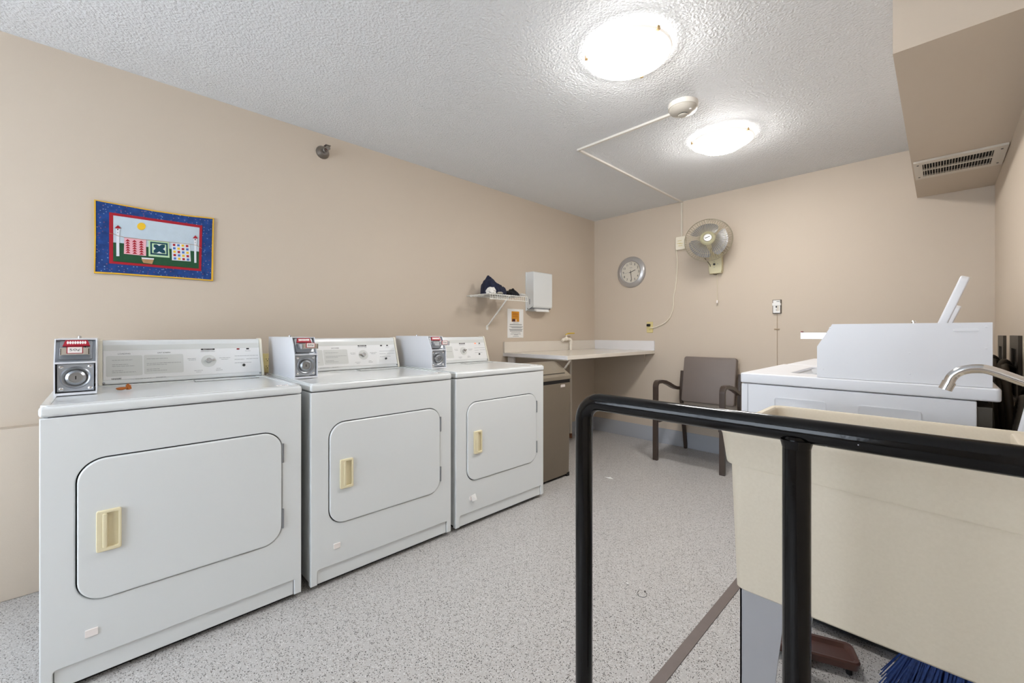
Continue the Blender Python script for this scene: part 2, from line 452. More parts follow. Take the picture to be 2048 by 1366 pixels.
w1 = struct('unseen_window', wfr, M_white2)  # unseen window, added behind the camera as source of the inferred daylight
for a, b in ((WIN[0]+.05, -1.375), (-1.325, WIN[1]-.05)):
    mk('pane', box(a, b, YF-0.052, YF-0.048, WIN[2]+.05, WIN[3]-.05), 'pane', w1)
# soffit over the right wall
struct('wall_right_soffit', box(-0.112, XR, 1.912, YB, 2.07, ZC), M_wall)
struct('baseboard_back', box(XL, XR, YB-0.008, YB, 0, 0.152, 0.002), M_base)
struct('baseboard_left', box(XL, XL+0.008, 2.1, YB-0.008, 0, 0.152, 0.002), M_base)
st = struct('trim_1', box(-0.652, -0.616, -0.8, 3.6, 0, 0.003), M_strip)

# ------------------------------------------------------------------ ceiling lamps
def lamp(px, py, label):
    p = at_z(px, py, ZC-0.03)
    t = thing('ceiling_lamp', label, 'lamp', (p.x, p.y, ZC), 0, 'round opal ceiling lamps')
    mk('lamp_base', lathe([(0.0, 0), (0.15, 0), (0.15, -0.022), (0.0, -0.022)], 40), M_white2, t)
    r = 0.188
    mk('glass_shade', lathe([(0.158, -0.032), (0.157, -0.036), (0.146, -0.052), (0.116, -0.071), (0.08, -0.083), (0.04, -0.090), (0, -0.092)], 48), 'opal', t)
    mk('glass_rim', lathe([(0.156, -0.024), (r, -0.020), (r+.002, -0.026), (r-.004, -0.032), (0.157, -0.034)], 56, 'z', True), 'opalrim', t)
    for k in range(3):
        a = math.radians(100 + 120*k)
        c = mk('clip', merge(box(0.180, 0.193, -0.007, 0.007, -0.035, -0.032, 0.001), box(0.1905, 0.194, -0.007, 0.007, -0.035, -0.018, 0.001)), M_brass, t)
        c.rotation_euler = (0, 0, a)
    return t
L1 = lamp(1256, 112, 'round opal glass ceiling lamp between the smoke detector and the soffit end')
L2 = lamp(1443, 284, 'round opal glass ceiling lamp between the smoke detector and the wall fan')

# smoke detector
p = at_z(1366, 208, ZC)
t = thing('smoke_detector', 'round off-white smoke detector between the two ceiling lamps', 'smoke detector', (p.x, p.y, ZC))
mk('mounting_base', lathe([(0, 0), (0.079, 0), (0.079, -0.026), (0, -0.026)], 40), M_detector, t)
h = mk('detector_head', lathe([(0, -0.026), (0.074, -0.026), (0.074, -0.036), (0.066, -0.046), (0.045, -0.054), (0.03, -0.058), (0, -0.058)], 40), M_detector2, t)
mk('sensor_cap', lathe([(0, -0.07), (0.02, -0.07), (0.026, -0.066), (0.026, -0.063), (0, -0.063)], 32), M_detector2, h)
mk('sensor_slot', lathe([(0, -0.063), (0.023, -0.063), (0.023, -0.058), (0, -0.058)], 32), M_dark, h)
mk('indicator_light', moved(lathe([(0, -0.004), (0.006, -0.003), (0.008, 0), (0, 0)], 16), T(0.05, -0.018, -0.052)), M_labelwhite, h)
det = Vector((p.x, p.y, ZC))
# surface raceway from the detector to the cord box
q = at_z(1157, 298, ZC); bx = at_y(1364, 487, YB)
t = thing('cable_raceway', 'white surface cable raceway bent across the ceiling and down the wall', 'raceway', (q.x, q.y, ZC))
mk('ceiling_channel', box(q.x-.009, q.x+.009, q.y, YB, ZC-.014, ZC, .002), M_detector, t, True)
mk('ceiling_channel', box(q.x-.009, det.x-.07, q.y-.009, q.y+.009, ZC-.014, ZC, .002), M_detector, t, True)
mk('wall_channel', box(q.x-.009, q.x+.009, YB-.014, YB, bx.z+.06, ZC-.014, .002), mat('raceway_beige', '#cfc6b8', .5), t, True)

# cord box and cord
bo = at_y(1363.5, 487, YB)
t = thing('cord_box', 'ivory plastic junction box below the raceway beside the wall fan', 'junction box', (bo.x, YB, bo.z))
mk('box_body', plate([rrect(-.048, .048, -.064, .064, .012)], -.034, 0, .004), M_switch, t)
mk('cover_print', merge(*[moved(box(-.02, .02, -.0003, .0003, -.003, .003), T(x, -.0343, z)) for x, z in ((-.006, .022), (-.012, -.002), (.004, -.006), (0, -.026))]), M_outlet, t)
o1 = at_y(1300, 654.5, YB)
pts = [at_y(x, y, YB-0.012) for x, y in ((1353, 500), (1354.5, 520), (1354, 545), (1351, 575), (1347, 595), (1346.5, 612), (1342, 630), (1334, 642), (1322, 650), (1309, 655))]
pts = [Vector((bo.x-.03, YB-.01, bo.z-.06))] + pts + [Vector((o1.x+.015, YB-.02, o1.z-.005))]
single('power_cord', tube(smooth_path(pts, 5), 0.0045, 8), M_switch, 'thin ivory cord running from the junction box to the yellowed outlet', 'cord')
# outlet
def outlet(p, label, rotz, plug=True, y_col=M_outlet):
    t = thing('wall_outlet', label, 'outlet', p, rotz)
    mk('cover_plate', plate([rrect(-.035, .035, -.057, .057, .006)], -.007, 0, .002), y_col, t)
    for s in (-1, 1):
        r = mk('receptacle', plate([rrect(-.017, .017, -.014, .014, .01)], -.0085, -.006, .0006), y_col, t, loc=(0, 0, s*.021))
        for x in (-.006, .006): mk('slot', box(x-.001, x+.001, -.0092, -.008, -.001, .007), M_dark, r)
        mk('slot', box(-.0025, .0025, -.0092, -.008, -.009, -.005), M_dark, r)
    mk('screw', lathe([(0, .0085), (.003, .008), (.003, .006), (0, .006)], 12, 'y'), y_col, t)
    return t
t = outlet((o1.x, YB, o1.z), 'yellowed duplex outlet on the back wall above the counter', 0)
bpg = plate([rrect(-.017, .017, -.013, .013, .006)], -.034, -.009, .004)
single('black_plug', moved(bpg, T(o1.x-.006, YB, o1.z+.021)), M_black, 'small black plug in the upper socket of the yellowed outlet', 'plug')
# second outlet behind the machines on the left wall
p2 = at_x(534, 726, XL)
t = outlet((XL, p2.y, p2.z), 'ivory outlet on the wall between two dryer consoles', R90)
pp = [Vector((XL+.03, p2.y+.005, p2.z-.005)), Vector((XL+.045, p2.y+.02, p2.z-.05)), Vector((XL+.05, p2.y+.03, p2.z-.12)), Vector((XL+.04, p2.y+.0, p2.z-.25))]
single('dryer_plug_cord', tube(smooth_path(pp, 6), .006, 8), M_switch, 'pale plug cord hanging below the outlet between two dryers', 'cord')
pp = [Vector((XL+.02, p2.y+.035, p2.z-.02)), Vector((XL+.05, p2.y+.05, p2.z-.07)), Vector((XL+.03, p2.y+.055, p2.z-.14)), Vector((XL+.03, p2.y+.04, p2.z-.3))]
single('yellow_gas_cord', tube(smooth_path(pp, 6), .004, 8), M_yellow, 'thin yellow gas tag cord hanging between two dryers', 'cord')

# ------------------------------------------------------------------ coin box (shared by dryers and washers)
CBW, CBL, CBH = 0.108, 0.438, 0.200
def coin_box(t, x0, y0, z0):
    """housing with side plates; open front with lock plate and coin slide. local: x right, y back, z up"""
    e = 0.0035
    prof = [(0, 0), (0, .116), (.046, CBH), (CBL, CBH), (CBL, 0)]
    hous = merge(prism(prof, 0, e, 'x'), prism(prof, CBW-e, CBW, 'x'),
                 box(e, CBW-e, .046, CBL, CBH-e, CBH), box(e, CBW-e, CBL-e, CBL, 0, CBH-e),
                 prism([(.0, .112), (.0, .118), (.022, .118), (.022, .112)], e, CBW-e, 'x'),
                 box(e, CBW-e, 0.0, .03, 0, .008))
    b = mk('coin_box', hous, M_white2, t, loc=(x0, y0, z0), label='white metal coin box')
    lp = mk('lock_plate', plate([rrect(.008, CBW-.008, .012, .110, .002)], .012, .016, .0008), M_galv, b)
    c = (CBW/2, 0.0, .061)
    lk = mk('lock_boss', moved(lathe([(0, -.004), (.040, -.004), (.040, 0.0), (.036, .003), (.028, -.001), (.026, .006), (.019, .011), (.016, .011), (.0155, .007), (0, .007)], 36, 'y'), T(c[0], .011, c[2])), M_steel, b)
    mk('key_slot', box(c[0]-.0015, c[0]+.0015, .0032, .0045, c[2]-.006, c[2]+.006), M_dark, b)
    sm = lathe([(0, .0035), (.004, .003), (.0065, .001), (.0065, -.001), (0, -.001)], 16, 'y')
    for x in (.017, CBW-.017):
        for z in (.021, .100):
            mk('screw', sm, M_chrome, b, loc=(x, .011, z))
    mk('key_post', moved(lathe([(0, 0), (.006, 0), (.006, .007), (.003, .010), (0, .010)], 16), T(CBW*.52, CBL*.60, CBH)), M_chrome, b)
    # slanted upper plate and slide
    v = Vector((0, .046, .084)).normalized()
    Fm = Matrix(((1, 0, 0, 0), (0, v.y, -v.z, .016), (0, v.z, v.y, .118), (0, 0, 0, 1)))
    mk('slide_plate', moved(plate([rrect(e, CBW-e, .0, .09, .001)], -.002, .0, mode='xy'), Fm), M_galv, b)
    mk('slide_bezel', moved(plate([rrect(.012, CBW-.012, .006, .085, .006)], 0, .006, .002, mode='xy'), Fm), M_steel, b)
    red = mk('coin_header', moved(plate([[(.020, .058), (.090, .058), (.083, .082), (.027, .082)]], .006, .012, .001, mode='xy'), Fm), M_red, b)
    ov = [( .0028*math.cos(k*math.pi/6), .0062*math.sin(k*math.pi/6)) for k in range(12)]
    for k in range(8):
        mk('coin_window', moved(plate([ov], .012, .0126, mode='xy'), T(.033+k*.0063, .071, 0), Fm), M_labelwhite, red)
    for k in range(8):
        mk('coin_slot', moved(box(-.0013, .0013, -.006, .006, 0, .0012), T(.033+k*.0063, .051, .006), Fm), M_dark, b)
    # chrome slide pushed out towards the user (horizontal)
    z1, z2 = .148, .168
    sl = mk('coin_slide', merge(box(.020, .088, -.020, .06, z1, z1+.004, .001), box(.018, .090, -.056, -.052, z1-.003, z2+.002, .0012),
                                box(.018, .022, -.056, .05, z1-.004, z2, .001), box(.086, .090, -.056, .05, z1-.004, z2, .001),
                                box(.030, .044, -.05, .03, z1+.004, z2-.002, .002)), M_chrome, b)
    tag = mk('price_tag', box(.034, .074, -.0585, -.0565, z1+.002, z2+.006, .0006), M_red, b)
    mk('price_label', box(.0365, .0715, -.0592, -.0586, z1+.004, z2+.004), M_labelwhite, tag)
    mk('price_text', moved(text('50¢', .026, .010), XZ, T(.054, -.0592, (z1+z2)/2+.004)), M_black, tag)
    return b

# ------------------------------------------------------------------ dryers
DW, DD, DZ = 0.742, 0.70, 0.903
def make_dryer(loc, label):
    t = thing('clothes_dryer', label, 'dryer', loc, R90, 'coin-operated dryers in a row')
    zt = .868
    # front with door hole and toe notch
    notch = [(0, .022), (.028, .022), (.028, .076)] + [(.028+.009*(1-math.cos(a)), .076+.009*math.sin(a)) for a in (math.pi/6, math.pi/3)] + \
            [(.037, .085), (.712, .085), (.714, .083), (.714, .022), (DW, .022), (DW, zt-.003), (0, zt-.003)]
    D0, D1, Z0, Z1 = .076, .668, .262, .723
    front = plate([notch, rrect(D0, D1, Z0, Z1, .072, 10)], 0, .03, .004)
    body = merge(front, box(.001, DW-.001, .018, DD, .03, zt-.004, .004))
    mk('cabinet', body, M_white, t)
    mk('toe_panel', box(.03, .712, .008, .02, .022, .088, .002), M_white, t)
    mk('plinth', box(.03, DW-.03, .04, DD-.03, .0, .03), M_dark, t)
    mk('door_seal', plate([rrect(D0-.002, D1+.002, Z0-.002, Z1+.002, .074, 10)], .012, .0175), M_dark, t)
    g = .0035
    door = mk('door', plate([rrect(D0+g, D1-g*.8, Z0+g, Z1-g, .069, 10)], -.006, .012, .005), M_white, t)
    # pull handle: frame, recessed cup, grip lip
    hx0, hx1, hz0, hz1 = .122, .182, .420, .552
    hn = mk('handle', merge(plate([rrect(hx0, hx1, hz0, hz1, .006, 4), rrect(hx0+.022, hx1-.007, hz0+.012, hz1-.010, .004, 4)], -.016, -.005, .0025),
                            box(hx0+.02, hx1-.005, -.0065, -.0055, hz0+.01, hz1-.008)), M_cream, door)
    mk('grip_lip', box(hx0+.015, hx0+.0265, -.019, -.008, hz0+.012, hz1-.010, .003), M_cream, door)
    for z in (.590, .320):
        hg = mk('hinge', moved(merge(box(D1-.004, D1+.006, -.0035, .004, z, z+.078, .001), moved(lathe([(0, 0), (.0035, 0), (.0035, .078), (0, .078)], 12), T(D1+.001, -.005, z))), T(0, 0, 0)), M_steel, t)
    mk('badge', plate([rrect(.097, .127, .155, .178, .002, 2)], -.004, .001, .001), M_labelwhite, t)
    # top
    mk('top_panel', merge(box(-.002, DW+.002, -.006, DD, zt, DZ-.002, .010, 3)), M_white, t)
    mk('top_rim', plate([rrect(.001, DW-.001, -.001, DD-.01, .02, 4), rrect(.022, DW-.022, .028, .545, .02, 4)], DZ-.006, DZ+.0015, .0015, mode='xy'), M_white, t)
    lint = mk('lint_screen_door', box(.44, .69, .478, .535, DZ-.002, DZ+.0028, .001), M_white, t)
    mk('lint_gap', box(.435, .695, .474, .477, DZ-.002, DZ-.0012), M_dark, lint)
    stk = mk('sticker', box(.655, .700, .018, .045, DZ+.0014, DZ+.0018), M_labelwhite, t)
    for x, w in ((.664, .0025), (.678, .004), (.684, .004), (.691, .0025)):
        mk('mark', moved(box(-w/2, w/2, -.007, .007, 0, .0004), Matrix.Rotation(-.2, 4, 'Z'), T(x, .031, DZ+.0018)), M_black, stk)
    # console
    cx0, cx1 = .124, .738
    prof = [(.560, DZ+.003), (.560, DZ+.010), (.618, DZ+.184), (.626, DZ+.190), (.672, DZ+.190), (.690, DZ+.16), (.690, DZ+.003)]
    con = mk('console', prism(prof, cx0+.012, cx1-.012, 'x', .002), M_white, t)
    prof2 = [(.556, DZ), (.556, DZ+.010), (.615, DZ+.188), (.624, DZ+.194), (.674, DZ+.194), (.692, DZ+.162), (.692, DZ)]
    for a, b in ((cx0, cx0+.012), (cx1-.012, cx1)):
        mk('end_cap', prism(prof2, a, b, 'x', .002), M_capcream, con)
    mk('console_gap', box(cx0, cx1, .558, .69, DZ-.001, DZ+.003), M_dark, con)
    v = Vector((0, .058, .174)).normalized()
    Fm = Matrix(((1, 0, 0, 0), (0, v.y, -v.z, .560), (0, v.z, v.y, DZ+.010), (0, 0, 0, 1)))
    FW = MW[t.name] @ Fm
    n0 = FW.to_3x3() @ Vector((0, 0, 1)); p0 = FW.translation; FI = FW.inverted()
    W1 = Matrix.Translation((-1.9, -.140, 0)) @ Matrix.Rotation(R90, 4, 'Z') @ Fm
    def uv(zx, zy, ox=200, oy=680, s=6.206):
        q = W1.inverted() @ at_plane(ox+zx/s, oy+zy/s, W1.translation, W1.to_3x3() @ Vector((0, 0, 1)))
        return q.x, q.y
    def onface(name, me, m, u, w, z=0.0, par=con):
        return mk(name, me, m, par, M=Fm @ T(u, w, z))
    mk('face_panel', moved(plate([rrect(cx0+.014, cx1-.014, .012, .168, .003, 2)], 0, .002, .0006, mode='xy'), Fm), M_panel, con)
    mk('face_band', moved(plate([rrect(cx0+.014, cx1-.014, .142, .167, .001, 2)], .002, .0026, mode='xy'), Fm), M_panelgrey, con)
    zf = .0021
    def pbox(zx0, zx1, zy0, zy1, name='print_block', m=M_panelgrey, r=.006, z=zf, th=.0004):
        a = uv(zx0, zy1); b = uv(zx1, zy0)
        return mk(name, moved(plate([rrect(min(a[0], b[0]), max(a[0], b[0]), min(a[1], b[1]), max(a[1], b[1]), r, 4)], z, z+th, mode='xy'), Fm), m, con)
    def bar(zx0, zx1, zy, hpx=9, m=M_ink):
        a = uv(zx0, zy+hpx/2); b = uv(zx1, zy-hpx/2); ym = uv((zx0+zx1)/2, zy)[1]; hh = .0016
        out = []; x = a[0]; rw = random.Random(int(zx0+zy*7))
        while x < b[0]-.001:
            w = min(rw.uniform(.006, .014), b[0]-x); out.append(box_(x, x+w, ym-hh/2, ym+hh/2, zf+.0005, zf+.0008)); x += w+.0016
        return moved(merge(*out), Fm)
    pbox(75, 525, 190, 460); pbox(548, 1030, 175, 425)
    def words(s, zx, zy, w, h, m=M_inkdark):
        u = uv(zx, zy); onface('printed_words', text(s, w, h, .0003), m, u[0], u[1], zf+.0003)
    words('LOADING', 300, 173, .040, .0055); words('LINT SCREEN', 793, 158, .045, .0055)
    words('KENMORE', 205, 484, .030, .0064, M_black)
    sc = uv(1338, 117)
    mk('print_block', moved(plate([rrect(sc[0]-.028, sc[0]+.028, sc[1]-.0042, sc[1]+.0042, .004, 4)], zf, zf+.0004, mode='xy'), Fm), M_inkdark, con)
    onface('printed_words', text('SELECT CYCLE', .038, .0042, .0003), M_labelwhite, sc[0], sc[1], zf+.0004)
    words('PERMANENT PRESS', 1338, 143, .056, .0038, M_ink)
    words('DELICATE', 1480, 373, .026, .0042, M_ink)
    lines = [(150, 405, 252), (150, 350, 308), (150, 430, 326), (150, 285, 385), (150, 445, 402),
             (580, 840, 232), (580, 1005, 285), (580, 830, 308), (580, 740, 362), (580, 830, 380), (440, 635, 478), (695, 820, 462)]
    mk('fine_print', merge(*[bar(*l) for l in lines]), M_ink, con, kind='stuff')
    lines = [(1085, 1190, 233), (1100, 1190, 250), (1480, 1615, 222), (1505, 1590, 240), (1170, 1275, 380), (1195, 1255, 398), (1445, 1495, 354),
             (1670, 1960, 195), (1670, 1790, 240), (1815, 1960, 232), (1670, 1880, 282), (1800, 1865, 135)]
    mk('fine_print', merge(*[bar(*l) for l in lines]), M_ink, con, kind='stuff')
    kn = uv(1350, 260)
    mk('dial', moved(lathe([(0, zf), (.030, zf), (.030, zf+.0006), (0, zf+.0006)], 40), Fm @ T(kn[0], kn[1], 0)), M_panelgrey, con)
    knob = mk('knob', merge(lathe([(0, zf), (.012, zf), (.0115, .016), (.0095, .018), (0, .018)], 24), box(0, .026, -.0035, .0035, zf+.002, .014, .0015)), M_chrome, con)
    knob.matrix_local = Fm @ T(kn[0], kn[1], 0) @ Matrix.Rotation(.2, 4, 'Z')
    a = uv(1712, 113); lampr = onface('indicator_light', box(-.006, .006, -.0035, .0035, zf, zf+.0025, .0006), M_redlit, *a)
    a = uv(1830, 110); onface('indicator_light', box(-.006, .006, -.0035, .0035, zf, zf+.0025, .0006), M_black, *a)
    a = uv(1785, 312); onface('start_button', lathe([(0, zf), (.0065, zf), (.006, zf+.005), (0, zf+.006)], 20), M_black, *a)
    for zx, zy in ((45, 540), (1990, 408)):
        a = uv(zx, zy); onface('screw', lathe([(0, zf), (.005, zf), (.004, zf+.002), (0, zf+.002)], 14), M_steel, *a)
    coin_box(t, .014, .262, DZ+.001)
    return t, knob, lampr
Y1, Y2, Y3 = -.140, .640, 1.415
d1, knob1, _ = make_dryer((-1.9, Y1, 0), 'white coin-operated dryer below the quilt, an orange scrap on its top')
def subtree(o):
    yield o
    for c in o.children: yield from subtree(c)
d2 = copy_tree(d1); d2.location = (-1.9, Y2, 0); d2['label'] = 'white coin-operated dryer standing between the other two dryers'
d3 = copy_tree(d1); d3.location = (-1.9, Y3, 0); d3['label'] = 'white coin-operated dryer next to the taupe trash can'
for d, ang in ((d2, math.pi-.15), (d3, .25)):
    first = True
    for o in subtree(d):
        if o.name.startswith('knob'): o.matrix_local = knob1.matrix_local @ Matrix.Rotation(ang-.2, 4, 'Z')
        if o.name.startswith('indicator_light') and first:
            first = False
            if d is d3:
                o.data = o.data.copy(); o.data.materials[0] = M_orangelit
            else:
                o.data = o.data.copy(); o.data.materials[0] = M_black
# torn paper on the third dryer's badge
bm = bmesh.new()
pl = [(0, 0, 0), (.03, 0, .004), (.034, -.012, -.03), (.004, -.004, -.036)]
vs = [bm.verts.new((x, y-.006, z)) for x, y, z in pl]; vs2 = [bm.verts.new((x, y-.0068, z)) for x, y, z in pl]
bm.faces.new(vs); bm.faces.new(vs2)
for k in range(4): bm.faces.new((vs[k], vs[(k+1) % 4], vs2[(k+1) % 4], vs2[k]))
mk('torn_label', moved(finish(bm), T(.105, 0, .185)), M_paper, d3, label='torn white paper label')
# orange wrapper scrap
def lump(c, r, seed, amp=.35, freq=2.0, sub=3, flat=None, peaks=()):
    bm = bmesh.new(); bmesh.ops.create_icosphere(bm, subdivisions=sub, radius=1)
    for v in bm.verts:
        d = v.co.normalized(); s = 1 + amp*noise.noise(d*freq+Vector((seed, seed*1.7, 0))) + amp*.5*noise.noise(d*freq*2.7+Vector((0, seed, 3)))
        for pd, pa, pw in peaks:
            s += pa*max(0, d.dot(Vector(pd).normalized()))**pw
        v.co = Vector((d.x*r[0], d.y*r[1], d.z*r[2]))*s
        v.co += Vector(c)
        if flat is not None and v.co.z < flat: v.co.z = flat
    return finish(bm, ang=60)
pw = at_z(246, 778, DZ+.006)
single('wrapper_scrap', merge(lump((pw.x, pw.y-.004, DZ+.008), (.009, .016, .006), 2, .5, 2.5, 2, DZ+.0016), lump((pw.x-.004, pw.y+.016, DZ+.012), (.006, .008, .012), 5, .5, 2, 2, DZ+.0016)), M_orange,
       'crumpled orange-brown wrapper scrap lying on a dryer top', 'scrap')

# ------------------------------------------------------------------ washers
WWD, WDP, WZ = 0.69, 0.72, 0.957
def make_washer(loc, label):
    t = thing('washing_machine', label, 'washer', loc, -R90, 'top-loading washers along the right wall')
    zb = .916
    mk('cabinet', box(0, WWD, 0, .668, .052, zb-.002, .004), M_white2, t)
    mk('front_seam', box(WWD-.0005, WWD+.001, .0245, .026, .04, zb-.004), M_ink, t)
    for a, b in ((.12, .29), (.38, .545)):
        mk('side_emboss', plate([rrect(a, b, .3, .868, .01, 3), rrect(a+.004, b-.004, .304, .864, .008, 3)], -.0004, .0025, 0), M_white2, t,
           M=Matrix(((0, 1, 0, WWD-.0005), (1, 0, 0, 0), (0, 0, 1, 0), (0, 0, 0, 1))))
    for x in (.05, WWD-.05):
        for y in (.05, .6): mk('foot', moved(lathe([(0, 0), (.02, 0), (.02, .015), (.01, .02), (.01, .056), (0, .056)], 16), T(x, y, 0)), M_black, t)
    mk('underside_shade', box(.02, WWD-.02, .02, .65, .02, .055), M_dark, t)  # dark block standing in for the shade beneath the cabinet
    lid_y0, lid_y1, lx0, lx1 = .145, .51, .10, .545
    top = plate([rrect(-.002, WWD+.002, -.004, .718, .012, 4), rrect(lx0, lx1, lid_y0, lid_y1, .03, 5)], zb, WZ, .006, mode='xy')
    mk('top_panel', top, M_white2, t)
    mk('tub_opening', loft([[(x, y, WZ-.008) for x, y in rrect(lx0-.001, lx1+.001, lid_y0-.001, lid_y1+.001, .03, 5)],
                            [(x, y, WZ-.03) for x, y in rrect(lx0+.02, lx1-.02, lid_y0+.015, lid_y1-.015, .05, 5)],
                            [(x, y, WZ-.2) for x, y in rrect(lx0+.02, lx1-.02, lid_y0+.015, lid_y1-.015, .1, 5)]], False, True), M_glassgrey, t)
    mk('back_panel', box(.012, WWD-.012, .668, .70, .07, zb-.02), M_plate, t)
    # open lid leaning back on the console
    lid = plate([rrect(lx0+.004, lx1-.004, 0, .378, .02, 5)], -.012, .012, .005)
    lo = mk('lid', lid, M_white2, t)
    lo.location = (0, lid_y1+.016, WZ+.004); lo.rotation_euler = (math.radians(-19), 0, 0)
    for z in (.115, .165): mk('lid_latch', box(lx1-.02, lx1-.008, -.024, -.012, z, z+.016, .002), M_plate, lo)
    prof = [(.545, WZ), (.545, WZ+.01), (.60, WZ+.17), (.66, WZ+.172), (.69, WZ+.13), (.70, WZ)]
    con = mk('console', prism(prof, .02, .565, 'x', .002), M_white2, t)
    cb = coin_box(t, WWD-CBW-.006, .262, WZ+.001)
    RZY = Matrix.Rotation(R90, 4, 'Z')
    mk('side_rib', moved(plate([rrect(.355, .410, .172, .180, .004, 4)], -.0018, .0005, .0008), RZY, T(CBW, 0, 0)), M_white2, cb)
    for y, z in ((.018, .03), (.04, .186), (.255, .10), (.255, .03), (.425, .186), (.425, .12)):
        mk('side_rivet', moved(lathe([(0, .0012), (.003, .0006), (.0035, -.0005), (0, -.0005)], 10, 'y'), RZY, T(CBW, y, z)), M_white2, cb)
    return t
WX = -.588
wa = make_washer((WX, 2.62, 0), 'white top-loading washer with its lid up, standing beside the laundry sink')
wb = copy_tree(wa); wb.location = (WX+.012, 3.33, 0); wb['label'] = 'white top-loading washer with its lid up, the one nearer the back wall'
for o in subtree(wb):
    if o.name.startswith('lid') and not o.name.startswith('lid_latch'): o.rotation_euler = (math.radians(-20.5), 0, 0); o.scale = (1, 1, .82)

# ------------------------------------------------------------------ hoses and supply boxes on the right wall
k = 0
for (px0, px1, yt, yb) in ((2002, 2013, 671, 740), (2027, 2045, 671, 735)):
    a = at_x(px0, yt, XR); b = at_x(px1, yb, XR); zt = at_x((px0+px1)/2, yt, XR).z
    yc = (a.y+b.y)/2; w = abs(a.y-b.y)/2
    lab = ('dark metal washer supply plate on the right wall, the one nearer the back wall', 'dark metal washer supply plate on the right wall, the one nearer the sink')[k]
    t = thing('supply_plate', lab, 'supply plate', (XR, yc, zt-.3))
    mk('plate', moved(plate([[(-w, 0), (w, 0), (w, .3), (-w, .3)], [(-w*.6, .02), (w*.6, .02), (w*.6, .24), (-w*.6, .24)]], -.012, 0, .001), Matrix.Rotation(-R90, 4, 'Z')), M_plate, t)
    mk('slot_back', moved(box(-w*.6, w*.6, -.003, -.0005, .02, .24), Matrix.Rotation(-R90, 4, 'Z')), M_dark, t)
    for j in range(2):
        yy = yc-.02-.05*j
        pts = [(XR-.013, yc-.01-.02*j, zt-.16), (XR-.045, yy-.03, zt-.12-.02*j), (XR-.062+.012*j, yy-.12-.04*j, zt-.2), (XR-.05+.01*j, yy-.17-.05*j, zt-.42), (XR-.045+.01*j, yy-.16-.05*j, .35), (XR-.05, yy-.12-.05*j, .03)]
        single('drain_hose', tube(smooth_path(pts, 14), .015, 10, ribs=.12), M_hose,
               ('ribbed dark hose', 'second ribbed dark hose')[j] + (' from the supply plate nearer the back wall', ' from the supply plate nearer the sink')[k], 'hose', 'washer hoses on the right wall')
    k += 1

for j, (pts, lab) in enumerate((
    ([(.15, 2.05, .70), (.185, 2.12, .86), (.20, 2.25, .90), (.20, 2.4, .80), (.195, 2.45, .4), (.19, 2.45, .03)], 'ribbed dark hose looping behind the washer beside the sink'),
    ([(.175, 2.02, .03), (.18, 2.03, .4), (.19, 2.06, .72), (.212, 2.10, .93), (.222, 2.25, .97), (.228, 2.5, .9)], 'ribbed dark hose rising close to the wall behind the washer beside the sink'))):
    single('drain_hose', tube(smooth_path(pts, 14), .014, 10, ribs=.12), M_hose, lab, 'hose', 'washer hoses on the right wall')

# ------------------------------------------------------------------ laundry sink
SX0, SX1, SY0, SY1, SZ, SB = -.412, .205, 1.160, 1.694, .872, .458
t = thing('laundry_sink', 'cream plastic laundry sink on grey legs behind the black railing', 'sink', ((SX0+SX1)/2, (SY0+SY1)/2, 0))
def ring(ix, iy, z, r, slope=0.0):
    return [(x, y, z - slope*(x-SX0)) for x, y in rrect(SX0+ix, SX1-ix, SY0+iy, SY1-iy, r, 6)]
sl = .0385
rings = [ring(.060, .045, SB, .012), ring(.044, .029, SB, .016), ring(.037, .021, SB+.007, .020), ring(.024, .013, .765, .032, sl), ring(.0235, .0125, .787, .032, sl), ring(.016, .003, .788, .032, sl), ring(.0145, .0015, .792, .032, sl),
         ring(.003, .001, SZ-.012, .035), ring(.000, .0, SZ-.006, .035), ring(.003, .003, SZ, .034), ring(.016, .016, SZ, .03), ring(.022, .022, SZ-.006, .03), ring(.034, .034, SZ-.08, .04), ring(.052, .052, SB+.04, .06), ring(.075, .075, SB+.02, .05)]
mk('basin', loft(rings, True, True, 40), 'sink', t, True)
# deck along the wall side
mk('faucet_deck', box(SX1-.08, SX1-.004, SY0+.03, SY1-.03, SZ-.035, SZ-.001, .008), 'sink', t, True)
def leg(cx, cy, sx, sy):
    w0, w1, th = .104, .052, .004
    me = merge(prism([(0, 0), (w1*sx, 0), (w0*sx, SB+.03), (0, SB+.03)], 0, th*sy, 'y'),
               prism([(0, 0), (w1*sy, 0), (w0*sy, SB+.03), (0, SB+.03)], 0, th*sx, 'x'))
    return moved(me, T(cx, cy, 0))
for cx, sx in ((SX0+.048, 1), (SX1-.048, -1)):
    for cy, sy in ((SY0+.026, 1), (SY1-.026, -1)):
        mk('leg', leg(cx, cy, sx, sy), M_legGrey, t, True)
fy = 1.43
tip = at_y(1896, 768, fy); a1 = at_y(1905, 752, fy); a2 = at_y(1925, 741, fy); a3 = at_y(1955, 737.5, fy); a4 = at_y(1985, 742, fy); a5 = at_y(2048, 764, fy)
end = a5 + (a5-a4)*.62
fb = mk('faucet_body', merge(box(SX1-.050, SX1-.002, fy-.09, fy+.05, SZ-.002, SZ+.03, .010, 3), moved(lathe([(0, 0), (.014, 0), (.013, .05), (0, .05)], 20), T(end.x+.004, fy, SZ+.01))), M_chrome, t, True)
sp = smooth_path([Vector((end.x+.004, fy, SZ+.06)), Vector((end.x+.002, fy, end.z-.03)), end, a5, a4, a3, a2, a1, tip], 7)
mk('spout', tube(sp, .0102, 18), M_chrome, t, True)
dirv = (tip-a1).normalized()
mk('aerator', tube([tip-dirv*.006, tip+dirv*.014], .0122, 20), M_chrome, t, True)
